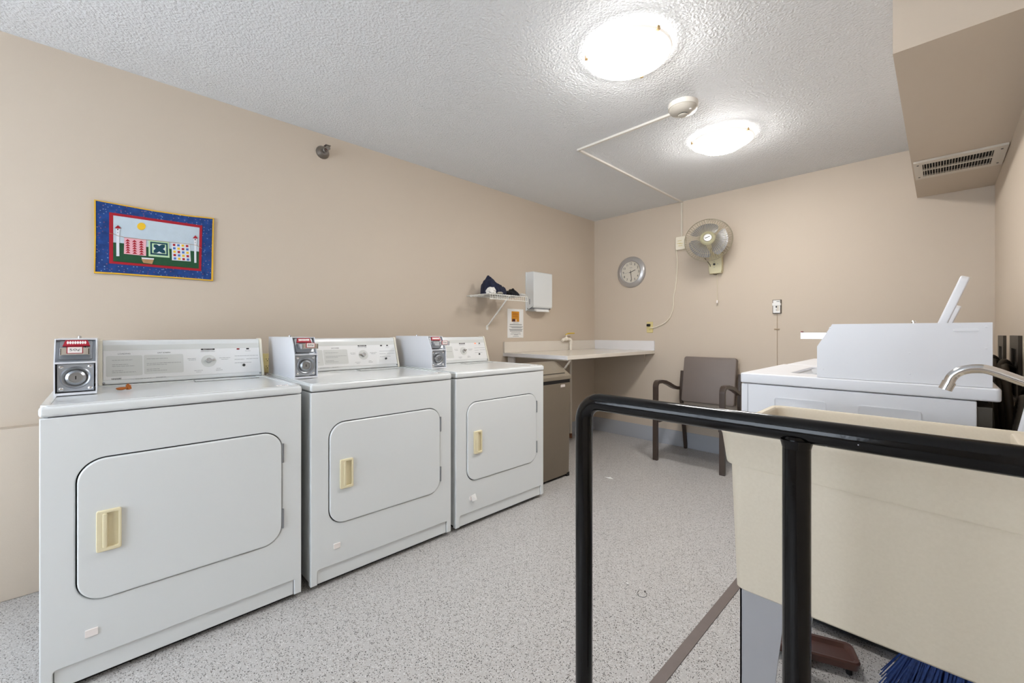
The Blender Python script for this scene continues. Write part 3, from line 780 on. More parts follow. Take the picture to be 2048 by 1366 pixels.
for s, in ((-1.2,), (.35,)):
    mk('tap_handle', merge(moved(lathe([(0, 0), (.011, 0), (.011, .018), (.017, .024), (.017, .04), (0, .042)], 18), T(SX1-.022, fy+.065*s, SZ+.028))), M_chrome, t, True)
mk('drain', moved(lathe([(0, 0), (.03, 0), (.034, .003), (0, .003)], 24), T(.09, fy, SB+.0195)), M_steel, t, True)
mk('drain_pipe', tube([(.10, fy, SB+.005), (.10, fy, .33), (.12, fy, .29), (.16, fy, .28), (XR-.003, fy, .28)], .02, 14), M_pvc, t, True)

# ------------------------------------------------------------------ railing
RY, RZ, RR = .860, .958, .0211
XP0 = at_y(1168, 1000, RY).x; XP1 = at_y(1593, 1000, RY).x
t = thing('pipe_railing', 'black painted pipe railing in front of the laundry sink', 'railing', (XP0, RY, 0))
rb = .05
path = [Vector((XP0, RY, 0.0)), Vector((XP0, RY, .4)), Vector((XP0, RY, RZ-rb))]
for k in range(1, 10):
    a = math.radians(10*k); path.append(Vector((XP0+rb*(1-math.cos(a)), RY, RZ-rb+rb*math.sin(a))))
path += [Vector((XP1, RY, RZ)), Vector((XR, RY, RZ))]
mk('rail', tube(path, RR, 28), 'rail', t, True)
pst = [Vector((XP1, RY, 0)), Vector((XP1, RY, RZ-.01))]
mk('post', tube(pst, RR, 28), 'rail', t, True)
mk('weld_collar', tube([Vector((XP1, RY, RZ-.031)), Vector((XP1, RY, RZ-.024)), Vector((XP1, RY, RZ-.016))], [RR+.0002, RR+.002, RR+.0045], 28), 'rail', t, True)
for x in (XP0, XP1):
    mk('floor_flange', moved(lathe([(0, 0), (.045, 0), (.045, .006), (.03, .012), (.0, .012)], 28), T(x, RY, 0)), 'rail', t, True)
mk('wall_flange', moved(lathe([(0, 0), (.042, 0), (.042, .006), (0, .01)], 28, 'x'), Matrix.Rotation(math.pi, 4, 'Z'), T(XR, RY, RZ)), 'rail', t, True)

# ------------------------------------------------------------------ tray and broom under the sink
a = at_z(1560, 1300, 0); b = at_z(1705, 1340, 0)
cx, cy = (a.x+b.x)/2-.02, (a.y+b.y)/2+.005
ang = math.atan2(b.y-a.y, b.x-a.x)
t = thing('brown_tray', 'brown plastic tray with a raised rim on the floor under the sink', 'tray', (cx, cy, 0), ang)
L_, W_ = .135, .055
mk('tray_body', loft([[(x, y, .018) for x, y in rrect(-L_+.012, L_-.012, -W_+.01, W_-.01, .015)], [(x, y, .022) for x, y in rrect(-L_+.004, L_-.004, -W_+.004, W_-.004, .02)],
                      [(x, y, .045) for x, y in rrect(-L_, L_, -W_, W_, .02)], [(x, y, .05) for x, y in rrect(-L_+.003, L_-.003, -W_+.003, W_-.003, .02)],
                      [(x, y, .048) for x, y in rrect(-L_+.012, L_-.012, -W_+.012, W_-.012, .015)], [(x, y, .036) for x, y in rrect(-L_+.02, L_-.02, -W_+.02, W_-.02, .012)]]), M_brown, t)
for x in (-L_+.03, L_-.03):
    for y in (-W_+.02, W_-.02): mk('foot', moved(lathe([(0, 0), (.009, 0), (.009, .019), (0, .019)], 12), T(x, y, 0)), M_black, t)
# broom: head lies on the floor behind the sink, handle leans on the wall
bh = at_z(1885, 1345, .07)
hx, hy = 0.03, 1.79
t = thing('broom', 'broom with blue bristles and a white handle leaning in the corner by the sink', 'broom', (hx, hy, 0))
rnd = random.Random(3); bm = bmesh.new()
for k in range(420):
    x = rnd.uniform(-.095, .095); y = rnd.uniform(-.024, .024)
    top = Vector((x*.85, y*.8, .185)); bot = Vector((x*1.45-.02+rnd.uniform(-.02, .02), y*1.9+rnd.uniform(-.016, .016), rnd.uniform(.001, .02)))
    r = .0017; d = Vector((r, 0, 0)); e = Vector((0, r, 0))
    q = [bm.verts.new(p) for p in (top-d, top+e, top+d, bot+d, bot+e, bot-d)]
    bm.faces.new((q[0], q[1], q[4], q[5])); bm.faces.new((q[1], q[2], q[3], q[4])); bm.faces.new((q[0], q[5], q[3], q[2]))
bro = mk('bristles', finish(bm), M_blue, t, kind='stuff')
mk('broom_head', merge(box(-.10, .10, -.024, .024, .175, .21, .01), moved(lathe([(0, 0), (.02, 0), (.016, .05), (0, .05)], 16), T(.02, 0, .20))), M_black, t)
hp0 = Vector((.02, 0, .22)); hp1 = Vector((.185, .03, 1.15))
mk('handle', tube([hp0, hp0.lerp(hp1, .5), hp1], .0125, 14), M_white2, t)

# ------------------------------------------------------------------ quilt on the left wall
p = at_x(307, 480, XL)
t = thing('wall_quilt', 'small hanging quilt with blue border showing washing on a line', 'quilt', (XL, p.y, p.z), R90)
MI = MW[t.name].inverted()
def qp(zx, zy):
    w = MI @ at_x(170+zx/6.829, 380+zy/6.83, XL); return (w.x, w.z)
def qpoly(name, pts, m, y0, y1, par=t, bev=0.0):
    return mk(name, plate([[qp(*q) for q in pts]], -y1, -y0, bev), m, par)
mat('quilt_yellow', '#d9a92c', .9, bump=.3); mat('quilt_red', '#a01624', .9, bump=.3); mat('quilt_sky', '#b9c6cf', .9, var=.08, vscale=30, bump=.5, bscale=120)
mat('quilt_green', '#1d4a2c', .9, var=.2, vscale=40, bump=.3); mat('quilt_pink', '#e0a9b2', .9); mat('quilt_mint', '#b6d3a9', .9); mat('quilt_teal', '#123f4f', .9)
mat('quilt_white', '#d9dbe0', .9); mat('quilt_blue', '#4a6fb0', .9); mat('quilt_tan', '#a98158', .9, var=.2, vscale=60); mat('quilt_sun', '#e6b92c', .9); mat('quilt_brown', '#553a22', .9)
outer = [(125, 137), (500, 205), (950, 285), (1400, 350), (1755, 388), (1748, 800), (1745, 1245), (1300, 1212), (800, 1178), (400, 1150), (122, 1138), (128, 640)]
inner = [(147, 152), (500, 218), (950, 300), (1400, 365), (1738, 400), (1728, 800), (1720, 1228), (1300, 1196), (800, 1160), (400, 1132), (140, 1118), (150, 640)]
mk('backing', plate([[qp(*q) for q in outer]], -.006, -.0005), 'quiltblue', t)
def ring_plate(o_, i_, y0, y1):
    bm = bmesh.new(); n = len(o_)
    A = [[bm.verts.new((p[0], y, p[1])) for p in lp] for lp in (o_, i_) for y in (y0, y1)]
    for k in range(n):
        j = (k+1) % n
        for a, b in ((A[0], A[2]), (A[1], A[3]), (A[0], A[1]), (A[2], A[3])): bm.faces.new((a[k], a[j], b[j], b[k]))
    return finish(bm)
bd = mk('binding', ring_plate([qp(*q) for q in outer], [qp(*q) for q in inner], -.012, -.0005), 'quilt_yellow', t)
mk('border', plate([[qp(*q) for q in inner]], -.0095, -.006), 'quiltblue', t)
rd = [(330, 310), (1598, 490), (1582, 1112), (330, 1005)]
ri = [(385, 352), (1560, 520), (1548, 1075), (385, 975)]
mk('inner_border', ring_plate([qp(*q) for q in rd], [qp(*q) for q in ri], -.0112, -.0085), 'quilt_red', t)
sky = qpoly('sky_panel', [(383, 350), (1562, 518), (1552, 850), (383, 735)], 'quilt_sky', .0085, .0105)
gr = qpoly('grass_panel', [(383, 720), (545, 735), (830, 780), (1180, 808), (1430, 835), (1552, 845), (1550, 1078), (383, 978)], 'quilt_green', .0085, .0112)
sun = [(768+58*math.cos(a*math.pi/12), 502+50*math.sin(a*math.pi/12)) for a in range(24)]
qpoly('sun', sun, 'quilt_sun', .0105, .0118, sky)
def birdhouse(cx, top, w, bot, x0, x1):
    pole = qpoly('birdhouse_pole', [(x0, top+130), (x1, top+130), (x1+3, bot), (x0+2, bot)], 'quilt_white', .0108, .0122)
    qpoly('birdhouse', [(cx-w*.62, top+45), (cx+w*.62, top+48), (cx+w*.45, top+150), (cx-w*.45, top+146)], 'quilt_white', .0118, .0132, pole)
    qpoly('roof', [(cx, top), (cx+w, top+45), (cx-w, top+40)], 'quilt_red', .0128, .0142, pole)
    for dy, r in ((58, 9), (100, 5)):
        qpoly('hole', [(cx-2+r*math.cos(a*.785), top+dy+r*math.sin(a*.785)) for a in range(8)], 'quilt_brown', .0130, .0144, pole)
birdhouse(448, 488, 44, 908, 426, 466); birdhouse(1502, 624, 36, 998, 1486, 1514)
ln = [(330, 596), (400, 610), (450, 632), (535, 652), (830, 686), (1180, 722), (1440, 748), (1520, 762), (1592, 808)]
lw = [Vector((*qp(*q), 0)) for q in ln]
mk('washing_line', tube([Vector((q.x, -.0145, q.y)) for q in lw], .0009, 6), 'quilt_tan', t)
q1 = qpoly('pieced_quilt', [(535, 652), (832, 686), (832, 905), (530, 875)], 'quilt_pink', .0108, .0125)
for c in range(3):
    for r in range(6):
        x = 585+c*92+ (r-2.5)*1; y = 676+c*11+r*32
        qpoly('triangle', [(x-2, y), (x+32, y+31), (x-34, y+29)], 'quilt_red', .0125, .0135, q1)
q2 = qpoly('pieced_quilt', [(865, 690), (1140, 718), (1152, 930), (866, 908)], 'quilt_mint', .0108, .0125)
qpoly('frame_patch', [(888, 710), (1124, 734), (1130, 905), (890, 884)], 'quilt_teal', .0125, .0132, q2)
qpoly('frame_patch', [(912, 733), (1104, 752), (1108, 882), (914, 864)], 'quilt_mint', .0132, .0139, q2)
qpoly('star_patch', [(935, 748), (975, 748), (1010, 770), (1045, 750), (1088, 756), (1086, 790), (1062, 812), (1090, 838), (1092, 872), (1050, 868), (1010, 845), (975, 866), (935, 862), (934, 826), (962, 806), (934, 782)], 'quilt_teal', .0139, .0146, q2)
for a, b, c in (((975, 748), (1010, 770), (1045, 750)), ((975, 868), (1010, 845), (1050, 870)), ((934, 782), (962, 806), (934, 828)), ((1088, 790), (1062, 812), (1092, 838))):
    qpoly('point_patch', [a, b, c], 'quilt_white', .0139, .0150, q2)
q3 = qpoly('pieced_quilt', [(1180, 724), (1428, 748), (1440, 980), (1184, 962)], 'quilt_white', .0108, .0125)
cols = ['quilt_red', 'quilt_blue', 'quilt_sun']
for r in range(5):
    for c in range(4):
        x = 1212+c*59+r*3; y = 755+c*5+r*46
        m = [['r', 'b', 'y', 'r'], ['b', 'y', 'r', 'b'], ['y', 'r', 'b', 'y'], ['r', 'b', 'y', 'r'], ['b', 'y', 'r', 'b']][r][c]
        qpoly('square', [(x-17, y-15), (x+17, y-13), (x+18, y+16), (x-16, y+14)], {'r': 'quilt_red', 'b': 'quilt_blue', 'y': 'quilt_sun'}[m], .0125, .0134, q3)
bs = qpoly('basket', [(768, 945), (938, 950), (915, 1015), (795, 998)], 'quilt_tan', .0112, .0130)
qpoly('basket_rim', [(768, 925), (940, 938), (936, 956), (776, 946)], 'quilt_white', .0128, .0136, bs)

# ------------------------------------------------------------------ sprinkler on the left wall
p = at_x(645, 305, XL)
M_nickel = mat('sprinkler_metal', '#86807a', 0.35, 0.8)
t = thing('sprinkler_head', 'small metal fire sprinkler head high on the left wall', 'sprinkler', (XL, p.y, p.z), R90)
mk('escutcheon', lathe([(0, 0), (.042, 0), (.042, .004), (.036, .014), (.026, .034), (0, .034)], 32, 'y'), M_nickel, t)
mk('sprinkler_body', lathe([(0, .034), (.015, .034), (.015, .05), (.01, .054), (.01, .066), (0, .066)], 20, 'y'), M_nickel, t)
for s in (-1, 1): mk('frame_arm', tube([(.011*s, -.06, 0), (.013*s, -.072, 0), (.006*s, -.088, 0), (0, -.094, 0)], .0024, 8), M_nickel, t)
mk('glass_bulb', tube([(0, -.064, 0), (0, -.09, 0)], .0025, 8), M_red, t)
mk('deflector', merge(moved(lathe([(0, .094), (.014, .094), (.014, .096), (0, .096)], 16, 'y'), T(0, 0, 0)), box(-.016, .016, -.1, -.06, .016, .018)), M_nickel, t)

# ------------------------------------------------------------------ wire shelf with garments
SHZ, SH0, SH1, SHD = 1.440, 2.200, 2.640, .300
t = thing('wire_shelf', 'white vinyl-coated wire shelf on the left wall holding clothes', 'shelf', (XL, SH0, SHZ), R90)
Lh = SH1-SH0
rod = tube([(0, -.004, 0), (0, -.15, 0), (0, -SHD+.004, 0), (0, -SHD, -.004), (0, -SHD, -.042)], .0015, 6)
nr = 18
for k in range(nr):
    mk('rod', rod, M_wire, t, loc=(.006+k*(Lh-.012)/(nr-1), 0, 0))
lr = tube([(0, 0, 0), (Lh, 0, 0)], .0028, 8)
for y, z in ((-.005, -.004), (-.15, -.004), (-SHD+.003, -.004), (-SHD+.001, -.043)):
    mk('long_rod', lr, M_wire, t, loc=(0, y, z))
yb_ = at_x(974, 655, XL)
ml = MW[t.name].inverted() @ Vector((XL, yb_.y, yb_.z))
br = mk('brace', tube([(ml.x-.01, -SHD+.004, -.006), (ml.x-.005, -.15, (ml.z)/2), (ml.x, -.006, ml.z+.012)], .0065, 8), M_wire, t)
mk('brace_foot', plate([rrect(ml.x-.012, ml.x+.012, ml.z-.022, ml.z+.02, .01)], -.004, 0, .001), M_wire, t)
for x in (.05, Lh-.05): mk('wall_clip', box(x-.01, x+.01, -.014, 0, -.012, .01, .003), M_wire, t)
def garment(name, me, m, label): return single(name, me, m, label, 'clothing', 'clothes piled on the wire shelf')
gx = XL+.15; fz = SHZ+.003
def heap(cx, cy, rx, ry, peaks, seed, z0, nx=22, ny=30):
    """rumpled cloth: pointed folds over a closed base; peaks (x, y, height, slope)"""
    bm = bmesh.new(); G = []
    for i in range(nx+1):
        row = []
        for j in range(ny+1):
            u = -1+2*i/nx; v = -1+2*j/ny
            k = math.sqrt(max(0, 1-u*u*.5)); l = math.sqrt(max(0, 1-v*v*.5))
            x, y = cx+u*l*rx*(1+.12*noise.noise(Vector((v*3, seed, 1)))), cy+v*k*ry*(1+.10*noise.noise(Vector((u*3, seed, 5))))
            h = .004
            for px, py, ph, ps in peaks: h = max(h, ph-ps*math.hypot((x-px)*.75, y-py))
            h += .018*noise.noise(Vector((x*38, y*38, seed)))+.008*noise.noise(Vector((x*80+3, y*60, seed)))
            e = min(1, (1-max(abs(u), abs(v)))*7)
            row.append(bm.verts.new((x, y, z0+max(.002, h)*(.25+.75*e) if e > 0 else z0)))
        G.append(row)
    for a, b in zip(G, G[1:]):
        for j in range(ny): bm.faces.new((a[j], a[j+1], b[j+1], b[j]))
    rim = G[0]+[r[-1] for r in G[1:-1]]+G[-1][::-1]+[r[0] for r in reversed(G[1:-1])]
    bm.faces.new(rim)
    return finish(bm, ang=45)
garment('navy_garment', heap(gx, 2.372, .115, .105, [(gx, 2.322, .172, 1.45), (gx+.03, 2.385, .105, .8), (gx+.02, 2.44, .095, 1.5)], 3, fz), M_navy, 'navy garment heaped to a point on the wire shelf')
garment('black_garment', heap(gx+.04, 2.545, .09, .055, [(gx+.04, 2.555, .075, 1.0), (gx+.02, 2.515, .055, 1.0)], 14, fz, 18, 20), M_blackcloth, 'black garment bunched up beside the navy one')
garment('white_cloth', merge(lump((XL+.262, 2.250, fz+.018), (.036, .042, .034), 21, .35, 2.6, 3, fz)), M_whitecloth, 'white cloth hanging over the shelf end beside the navy garment')
garment('white_sock', lump((gx+.07, 2.628, fz+.012), (.06, .014, .014), 31, .5, 2.8, 3, fz), M_whitecloth, 'white sock on the shelf end next to the towel dispenser')
garment('grey_rag', lump((XL+.275, 2.335, fz+.008), (.02, .03, .010), 37, .4, 2.8, 3, fz), mat('grey_rag', '#a9a598', .9, bump=.3), 'flat greyish rag lying behind the white cloth')

# ------------------------------------------------------------------ paper towel dispenser
p = at_x(1051.5, 622, XL)
PY0, PW, PZ0, PZ1 = 2.924, .272, 1.335, 1.712
t = thing('towel_dispenser', 'white metal paper towel dispenser on the left wall', 'dispenser', (XL, PY0, PZ0), R90)
hgt = PZ1-PZ0
mk('back_case', plate([[(-.002, 0), (PW, 0), (PW, hgt), (-.002, hgt)]], -.012, 0, .002), M_white, t)
cov = prism([(-.108, .045), (-.100, .030), (-.012, .03), (-.012, hgt-.002), (-.100, hgt-.002), (-.108, hgt-.010)], 0, PW, 'x', .004, 2)
cv = mk('cover', cov, M_white, t)
side = prism([(-.106, .046), (-.012, .004), (-.012, .03), (-.09, .034)], 0, .003, 'x')
for x in (0, PW-.003): mk('side_plate', side, M_white, t, loc=(x, 0, 0))
mk('level_slot', box(-.001, .0002, -.058, -.052, .062, .115), M_dark, cv)
mk('lock', moved(lathe([(0, 0), (.005, 0), (.005, .002), (0, .002)], 12, 'x'), T(-.001, -.03, .022)), M_dark, cv)
mk('towel_tray', box(.02, PW-.02, -.098, -.02, .018, .030, .002), M_galv, t)
mk('paper_towel', prism([(-.095, .024), (-.06, .012), (-.10, -.008), (-.105, -.002), (-.09, .020)], .05, PW-.04, 'x', .001), M_paper, t)
mk('lock', moved(lathe([(0, 0), (.007, 0), (.007, .006), (0, .006)], 14, 'y'), T(PW-.025, -.092, .024)), M_dark, t)

# ------------------------------------------------------------------ notice
nb = at_x(1014.8, 675.8, XL); nt_ = at_x(1014.6, 617.2, XL); n2 = at_x(1046.3, 675, XL)
NW, NH = n2.y-nb.y, nt_.z-nb.z
t = thing('paper_notice', 'printed white notice with an orange picture taped to the left wall', 'notice', (XL, nb.y, nb.z), R90)
mk('sheet', box(0, NW, -.0022, -.0004, 0, NH), M_paper, t)
def nbx(x0, x1, y0, y1): return (x0-290)/610*NW, (x1-290)/610*NW, NH-(y1-140)/1130*NH, NH-(y0-140)/1130*NH
a = nbx(440, 735, 235, 640)
pic = mk('picture', box(a[0], a[1], -.0026, -.0022, a[2], a[3]), mat('notice_orange', '#c8871c', .7, var=.15, vscale=50), t)
a = nbx(465, 580, 530, 640); mk('picture_patch', box(a[0], a[1], -.0029, -.0026, a[2], a[3]), mat('notice_brown', '#4a2420', .7), pic)
a = nbx(585, 640, 540, 635); mk('picture_patch', plate([rrect(a[0], a[1], a[2], a[3], .008)], -.0029, -.0026), mat('notice_peach', '#e9c6a0', .7), pic)
for (x0, x1, y) in ((485, 700, 315), (480, 700, 360), (490, 690, 440)):
    a = nbx(x0, x1, y-9, y+9); mk('picture_patch', box(a[0], a[1], -.0029, -.0026, a[2], a[3]), mat('notice_rust', '#a4571c', .7), pic)
tl = [(500, 710, 685), (370, 840, 740), (370, 840, 765), (350, 880, 828), (400, 860, 853), (450, 820, 880), (350, 880, 930), (360, 850, 955), (370, 850, 985), (380, 850, 1015), (425, 780, 1075), (400, 800, 1125), (540, 690, 1155), (490, 720, 1210)]
mk('text_lines', merge(*[box(nbx(a, b, y-8, y+8)[0], nbx(a, b, y-8, y+8)[1], -.0026, -.0022, nbx(a, b, y-8, y+8)[2], nbx(a, b, y-8, y+8)[3]) for a, b, y in tl]), M_ink, t)

# ------------------------------------------------------------------ counter in the corner
CX1, CY0, CZ = -2.06, 2.628, .941
t = thing('wall_counter', 'pale laminate folding counter fixed in the corner below the clock', 'counter', (XL, CY0, 0), 0)
mk('countertop', box(XL, CX1, CY0, YB, CZ-.032, CZ, .002), M_counter, t, True)
mk('end_strip', box(XL, CX1-.001, CY0-.0015, CY0+.001, CZ-.0315, CZ-.0005), M_counterlit, t, True)  # near end drawn paler, the daylight on it put into the colour
mk('backsplash', box(XL, XL+.02, CY0, YB, CZ, CZ+.10, .002), M_counter, t, True)
mk('backsplash', box(XL+.02, CX1, YB-.02, YB, CZ, CZ+.10, .002), M_counterlit, t, True)  # run facing the daylight takes the cooler, painted-in lit tone
mk('wall_cleat', box(XL+.02, -2.17, YB-.02, YB-.0005, CZ-.12, CZ-.032, .002), M_wall, t, True)
mk('wall_cleat', box(XL, XL+.02, CY0+.1, YB-.02, CZ-.12, CZ-.032, .002), M_wall, t, True)
for yy in (2.70,):
    # front brace of the counter
    bt = mk('bracket_brace', tube([(XL+.01, yy, .16), (XL+.4, yy, .54), (-2.085, yy, CZ-.036)], .008, 10), M_pvc, t, True)
    mk('bracket_arm', box(XL, -2.10, yy-.012, yy+.012, CZ-.046, CZ-.032, .002), M_pvc, t, True)
    mk('bracket_upright', box(XL, XL+.014, yy-.012, yy+.012, .12, CZ-.046, .002), M_pvc, t, True)
mk('leg_panel', box(XL+.04, XL+.12, CY0+.02, CY0+.04, .1, CZ-.032, .002), M_counterlit, t, True)
# pipe and valve
pv = at_x(1141.5, 699, XL+.045)
PX, PYv = XL+.045, pv.y
t = thing('water_pipe', 'white plastic water pipe with a yellow lever valve standing through the counter', 'pipe', (PX, PYv, 0))
zv = at_x(1138, 678, PX).z
pth = [(PX, PYv, .045), (PX, PYv, CZ+.02), (PX, PYv, zv-.02), (PX, PYv-.008, zv-.005), (PX, PYv-.02, zv), (PX, PYv-.085, zv)]
mk('riser', tube(pth, .0135, 14), M_pvc, t, True)
mk('elbow', tube([(PX, PYv, zv-.05), (PX, PYv, zv-.018), (PX, PYv-.005, zv-.006), (PX, PYv-.018, zv), (PX, PYv-.045, zv)], .0175, 14), M_pvc, t, True)
mk('valve_body', merge(tube([(PX, PYv-.05, zv), (PX, PYv-.075, zv), (PX, PYv-.10, zv)], [.017, .024, .018], 14), tube([(PX, PYv-.10, zv), (PX, PYv-.125, zv-.004), (PX, PYv-.14, zv-.018)], [.015, .017, .017], 14)), M_pvc, t, True)
mk('valve_stem', tube([(PX, PYv-.075, zv), (PX, PYv-.075, zv+.05)], .008, 10), M_pvc, t, True)
mk('lever', tube([(PX, PYv-.085, zv+.045), (PX+.004, PYv-.05, zv+.06), (PX+.01, PYv+.05, zv+.062)], .006, 8), M_yellow, t, True)
mk('pipe_cap', tube([(PX, PYv, 0), (PX, PYv, .05)], .016, 14), M_pipe_old, t, True)

# ------------------------------------------------------------------ trash can
tx, ty = -2.033, 2.640
TW, TD = .40, .35
t = thing('trash_can', 'taupe plastic trash can with a sloped hood under the corner counter', 'trash can', (tx, ty-TW, 0), R90)
def tr(ins, z, r=.02): return [(x, y, z) for x, y in rrect(ins, TW-ins, ins, TD-ins, r, 4)]
mk('bin_body', loft([tr(.012, .02, .012), tr(.010, .03, .015), tr(.002, .735, .015), tr(.006, .738, .015)]), M_taupe, t)
mk('bin_foot', merge(box(.03, TW-.03, .03, TD-.03, 0, .021), box(.012, .045, .010, .04, 0, .03), box(TW-.045, TW-.012, .010, .04, 0, .03)), M_dark, t)
mk('bin_band', loft([tr(.004, .736, .015), tr(.004, .762, .015)]), M_black, t)
hood = prism([(0, .762), (0, .79), (.152, .892), (.198, .892), (TD, .79), (TD, .762)], 0, TW, 'x', .004)
hd = mk('hood', hood, M_taupelid, t)
v = Vector((0, .152, .102)).normalized()
Fm = Matrix(((1, 0, 0, 0), (0, v.y, -v.z, 0), (0, v.z, v.y, .79), (0, 0, 0, 1)))
mk('flap', moved(plate([rrect(.05, TW-.05, .035, .17, .006, 3)], .0, .005, .0015, mode='xy'), Fm), M_taupelid, hd)
mk('flap_gap', moved(plate([rrect(.046, TW-.046, .031, .174, .006, 3)], -.001, .0012, mode='xy'), Fm), M_dark, hd)
mk('printed_marks', merge(*[box(.27+k*.011, .277+k*.011, -.0005, .004, .706, .712+.012*(1+(k % 2)*.3)) for k in range(5)]), M_labelwhite, t)

# ------------------------------------------------------------------ wall clock
p = at_y(1263, 544.5, YB)
t = thing('wall_clock', 'round wall clock with a silver rim and black hands above the counter', 'clock', (p.x, YB, p.z))
R = .168
mk('rim', lathe([(R-.05, .016), (R-.052, .026), (R-.046, .030), (R-.018, .024), (R-.004, .014), (R, .004), (R, 0), (R-.06, 0)], 56, 'y', True), M_silver, t)
fc = mk('clock_face', lathe([(0, .012), (R-.048, .012), (R-.048, .004), (0, .004)], 48, 'y'), M_clockface, t)
for k in range(1, 13):
    a = math.radians(90-30*k); s = str(k); w = .011 if len(s) == 1 else .018
    if k == 1: w = .004
    if k == 11: w = .011
    mk('numeral', moved(text(s, w*1.45, .024), XZ, T(.091*math.cos(a), -.0122, .091*math.sin(a))), M_inkdark, fc)
mk('printed_name', box(-.016, .016, -.0126, -.012, .045, .049), M_ink, fc)
def hand(ang, l0, l1, w, y, m=M_black): return moved(box(-w/2, w/2, -y-.001, -y, -l0, l1), Matrix.Rotation(math.radians(ang), 4, 'Y'))
mk('hour_hand', hand(71, .020, .058, .0055, .016), M_black, t)
mk('minute_hand', hand(173, .020, .090, .0045, .018), M_black, t)
mk('second_hand', hand(263, .015, .075, .0015, .020), M_ink, t)
mk('hand_pin', lathe([(0, .012), (.004, .012), (.004, .022), (0, .022)], 12, 'y'), M_black, t)

# ------------------------------------------------------------------ wall fan
pb = at_y(1434, 548, YB)
t = thing('wall_fan', 'almond wall fan with a wire guard and grey blades beside the clock', 'fan', (pb.x, YB, pb.z))
bw = .058
mk('base_bracket', plate([[(-bw*.85, 0), (bw*.85, 0), (bw, .03), (bw, .26), (bw*.8, .3), (-bw*.8, .3), (-bw, .26), (-bw, .03)]], -.052, 0, .006), M_almond, t)
mk('switch_knob', moved(lathe([(0, 0), (.010, 0), (.009, .006), (0, .006)], 16, 'y'), T(-.006, -.052, .085)), M_black, t)
mk('switch_print', merge(*[moved(box(-.005, .005, -.0004, .0004, -.002, .002), T(x, -.0522, z)) for x, z in ((-.035, .085), (.024, .085), (-.006, .11), (-.006, .058))]), M_ink, t)
fc_ = at_y(1416, 480, YB-.23)
lc = MW[t.name].inverted() @ fc_
mk('fan_neck', tube([(0, -.03, .24), (0, -.08, .27), (lc.x*.4, -.11, lc.z-.04), (lc.x*.8, -.15, lc.z)], [.03, .028, .028, .03], 14), M_almond, t)
HM = T(*lc) @ Matrix.Rotation(math.radians(17), 4, 'Z') @ Matrix.Rotation(math.radians(-9), 4, 'X')     # head faces -y of this frame
GR = .195
mk('motor_housing', moved(lathe([(0, -.10), (.045, -.095), (.065, -.06), (.065, -.035), (0, -.035)], 28, 'y'), HM), M_almond, t)
def guard(front):
    parts = []
    s = 1 if front else -1
    base = .0
    n = 54
    for k in range(n):
        a = 2*math.pi*k/n
        pr = ([(.052, .052), (.09, .05), (.14, .038), (.178, .018), (GR, 0)] if front else [(.06, -.045), (.11, -.046), (.16, -.036), (.185, -.018), (GR, 0)])
        sw = .22 if front else -.2
        pts = []
        for r, h in pr:
            aa = a + sw*(GR-r)/GR
            pts.append((r*math.cos(aa), -h, r*math.sin(aa)))
        parts.append(tube(pts, .0017, 4))
    for r, h in ((GR, 0),):
        parts.append(tube([(r*math.cos(2*math.pi*k/64), -h, r*math.sin(2*math.pi*k/64)) for k in range(64)], .0032, 8, closed=True))
    for r, h in (((.14, .038),) if front else ((.14, -.04),)):
        parts.append(tube([(r*math.cos(2*math.pi*k/48), -h, r*math.sin(2*math.pi*k/48)) for k in range(48)], .0012, 5, closed=True))
    return merge(*parts)
mk('front_guard', moved(guard(True), HM), M_wiregrey, t)
mk('rear_guard', moved(guard(False), HM), M_wiregrey, t)
hc = mk('guard_hub', moved(lathe([(0, .058), (.036, .058), (.040, .062), (.056, .056), (.064, .046), (.0, .046)], 36, 'y'), HM), mat('fan_olive', '#9c977a', .35), t)
mk('hub_badge', moved(lathe([(0, .066), (.030, .065), (.034, .062), (.034, .058), (0, .058)], 32, 'y'), HM), M_silver, hc)
mk('hub_lettering', moved(merge(box(-.022, -.004, -.0672, -.066, -.003, .005), box(-.006, .012, -.0672, -.066, -.002, .005), box(.010, .022, -.0672, -.066, -.002, .006)), Matrix.Rotation(math.radians(-18), 4, 'Y'), HM), M_black, hc)
def blade():
    bm = bmesh.new(); rows = []
    for i in range(9):
        r = .035+.125*i/8; half = math.radians(20+34*math.sin(math.pi*min(1, (i+1)/9.5)*.75)); lead = .25*i/8
        row = []
        for j in range(9):
            a = lead - half + 2*half*j/8
            y = .012 - .03*(j/8-.5)*(1.0-.3*i/8)
            row.append(bm.verts.new((r*math.cos(a), y, r*math.sin(a))))
        rows.append(row)
    for a, b in zip(rows, rows[1:]):
        for j in range(8): bm.faces.new((a[j], a[j+1], b[j+1], b[j]))
    bmesh.ops.solidify(bm, geom=bm.faces[:], thickness=.002)
    return finish(bm, ang=60)
for k in range(3):
    mk('blade', moved(blade(), Matrix.Rotation(math.radians(25+120*k), 4, 'Y'), HM), 'blade', t)
mk('blade_hub', moved(lathe([(0, -.036), (.036, -.036), (.04, .0), (.03, .03), (0, .034)], 28, 'y'), HM), mat('blade_hub_grey', '#8b8a90', .25), t)
mk('pull_chain', tube([(.012, -.03, .002), (.012, -.03, -.14), (.012, -.03, -.245)], .0013, 6), M_almond, t)
mk('pull_knob', moved(lathe([(0, -.03), (.006, -.028), (.008, -.015), (.004, 0), (0, 0)], 14), T(.012, -.03, -.245)), M_labelwhite, t)
mk('fan_cord', tube(smooth_path([(lc.x-.07, lc.y+.08, lc.z-.13), (lc.x-.045, -.06, lc.z-.2), (-.05, -.03, .03), (-.01, -.02, -.008), (.025, -.02, .005)], 6), .003, 8), M_hose, t)

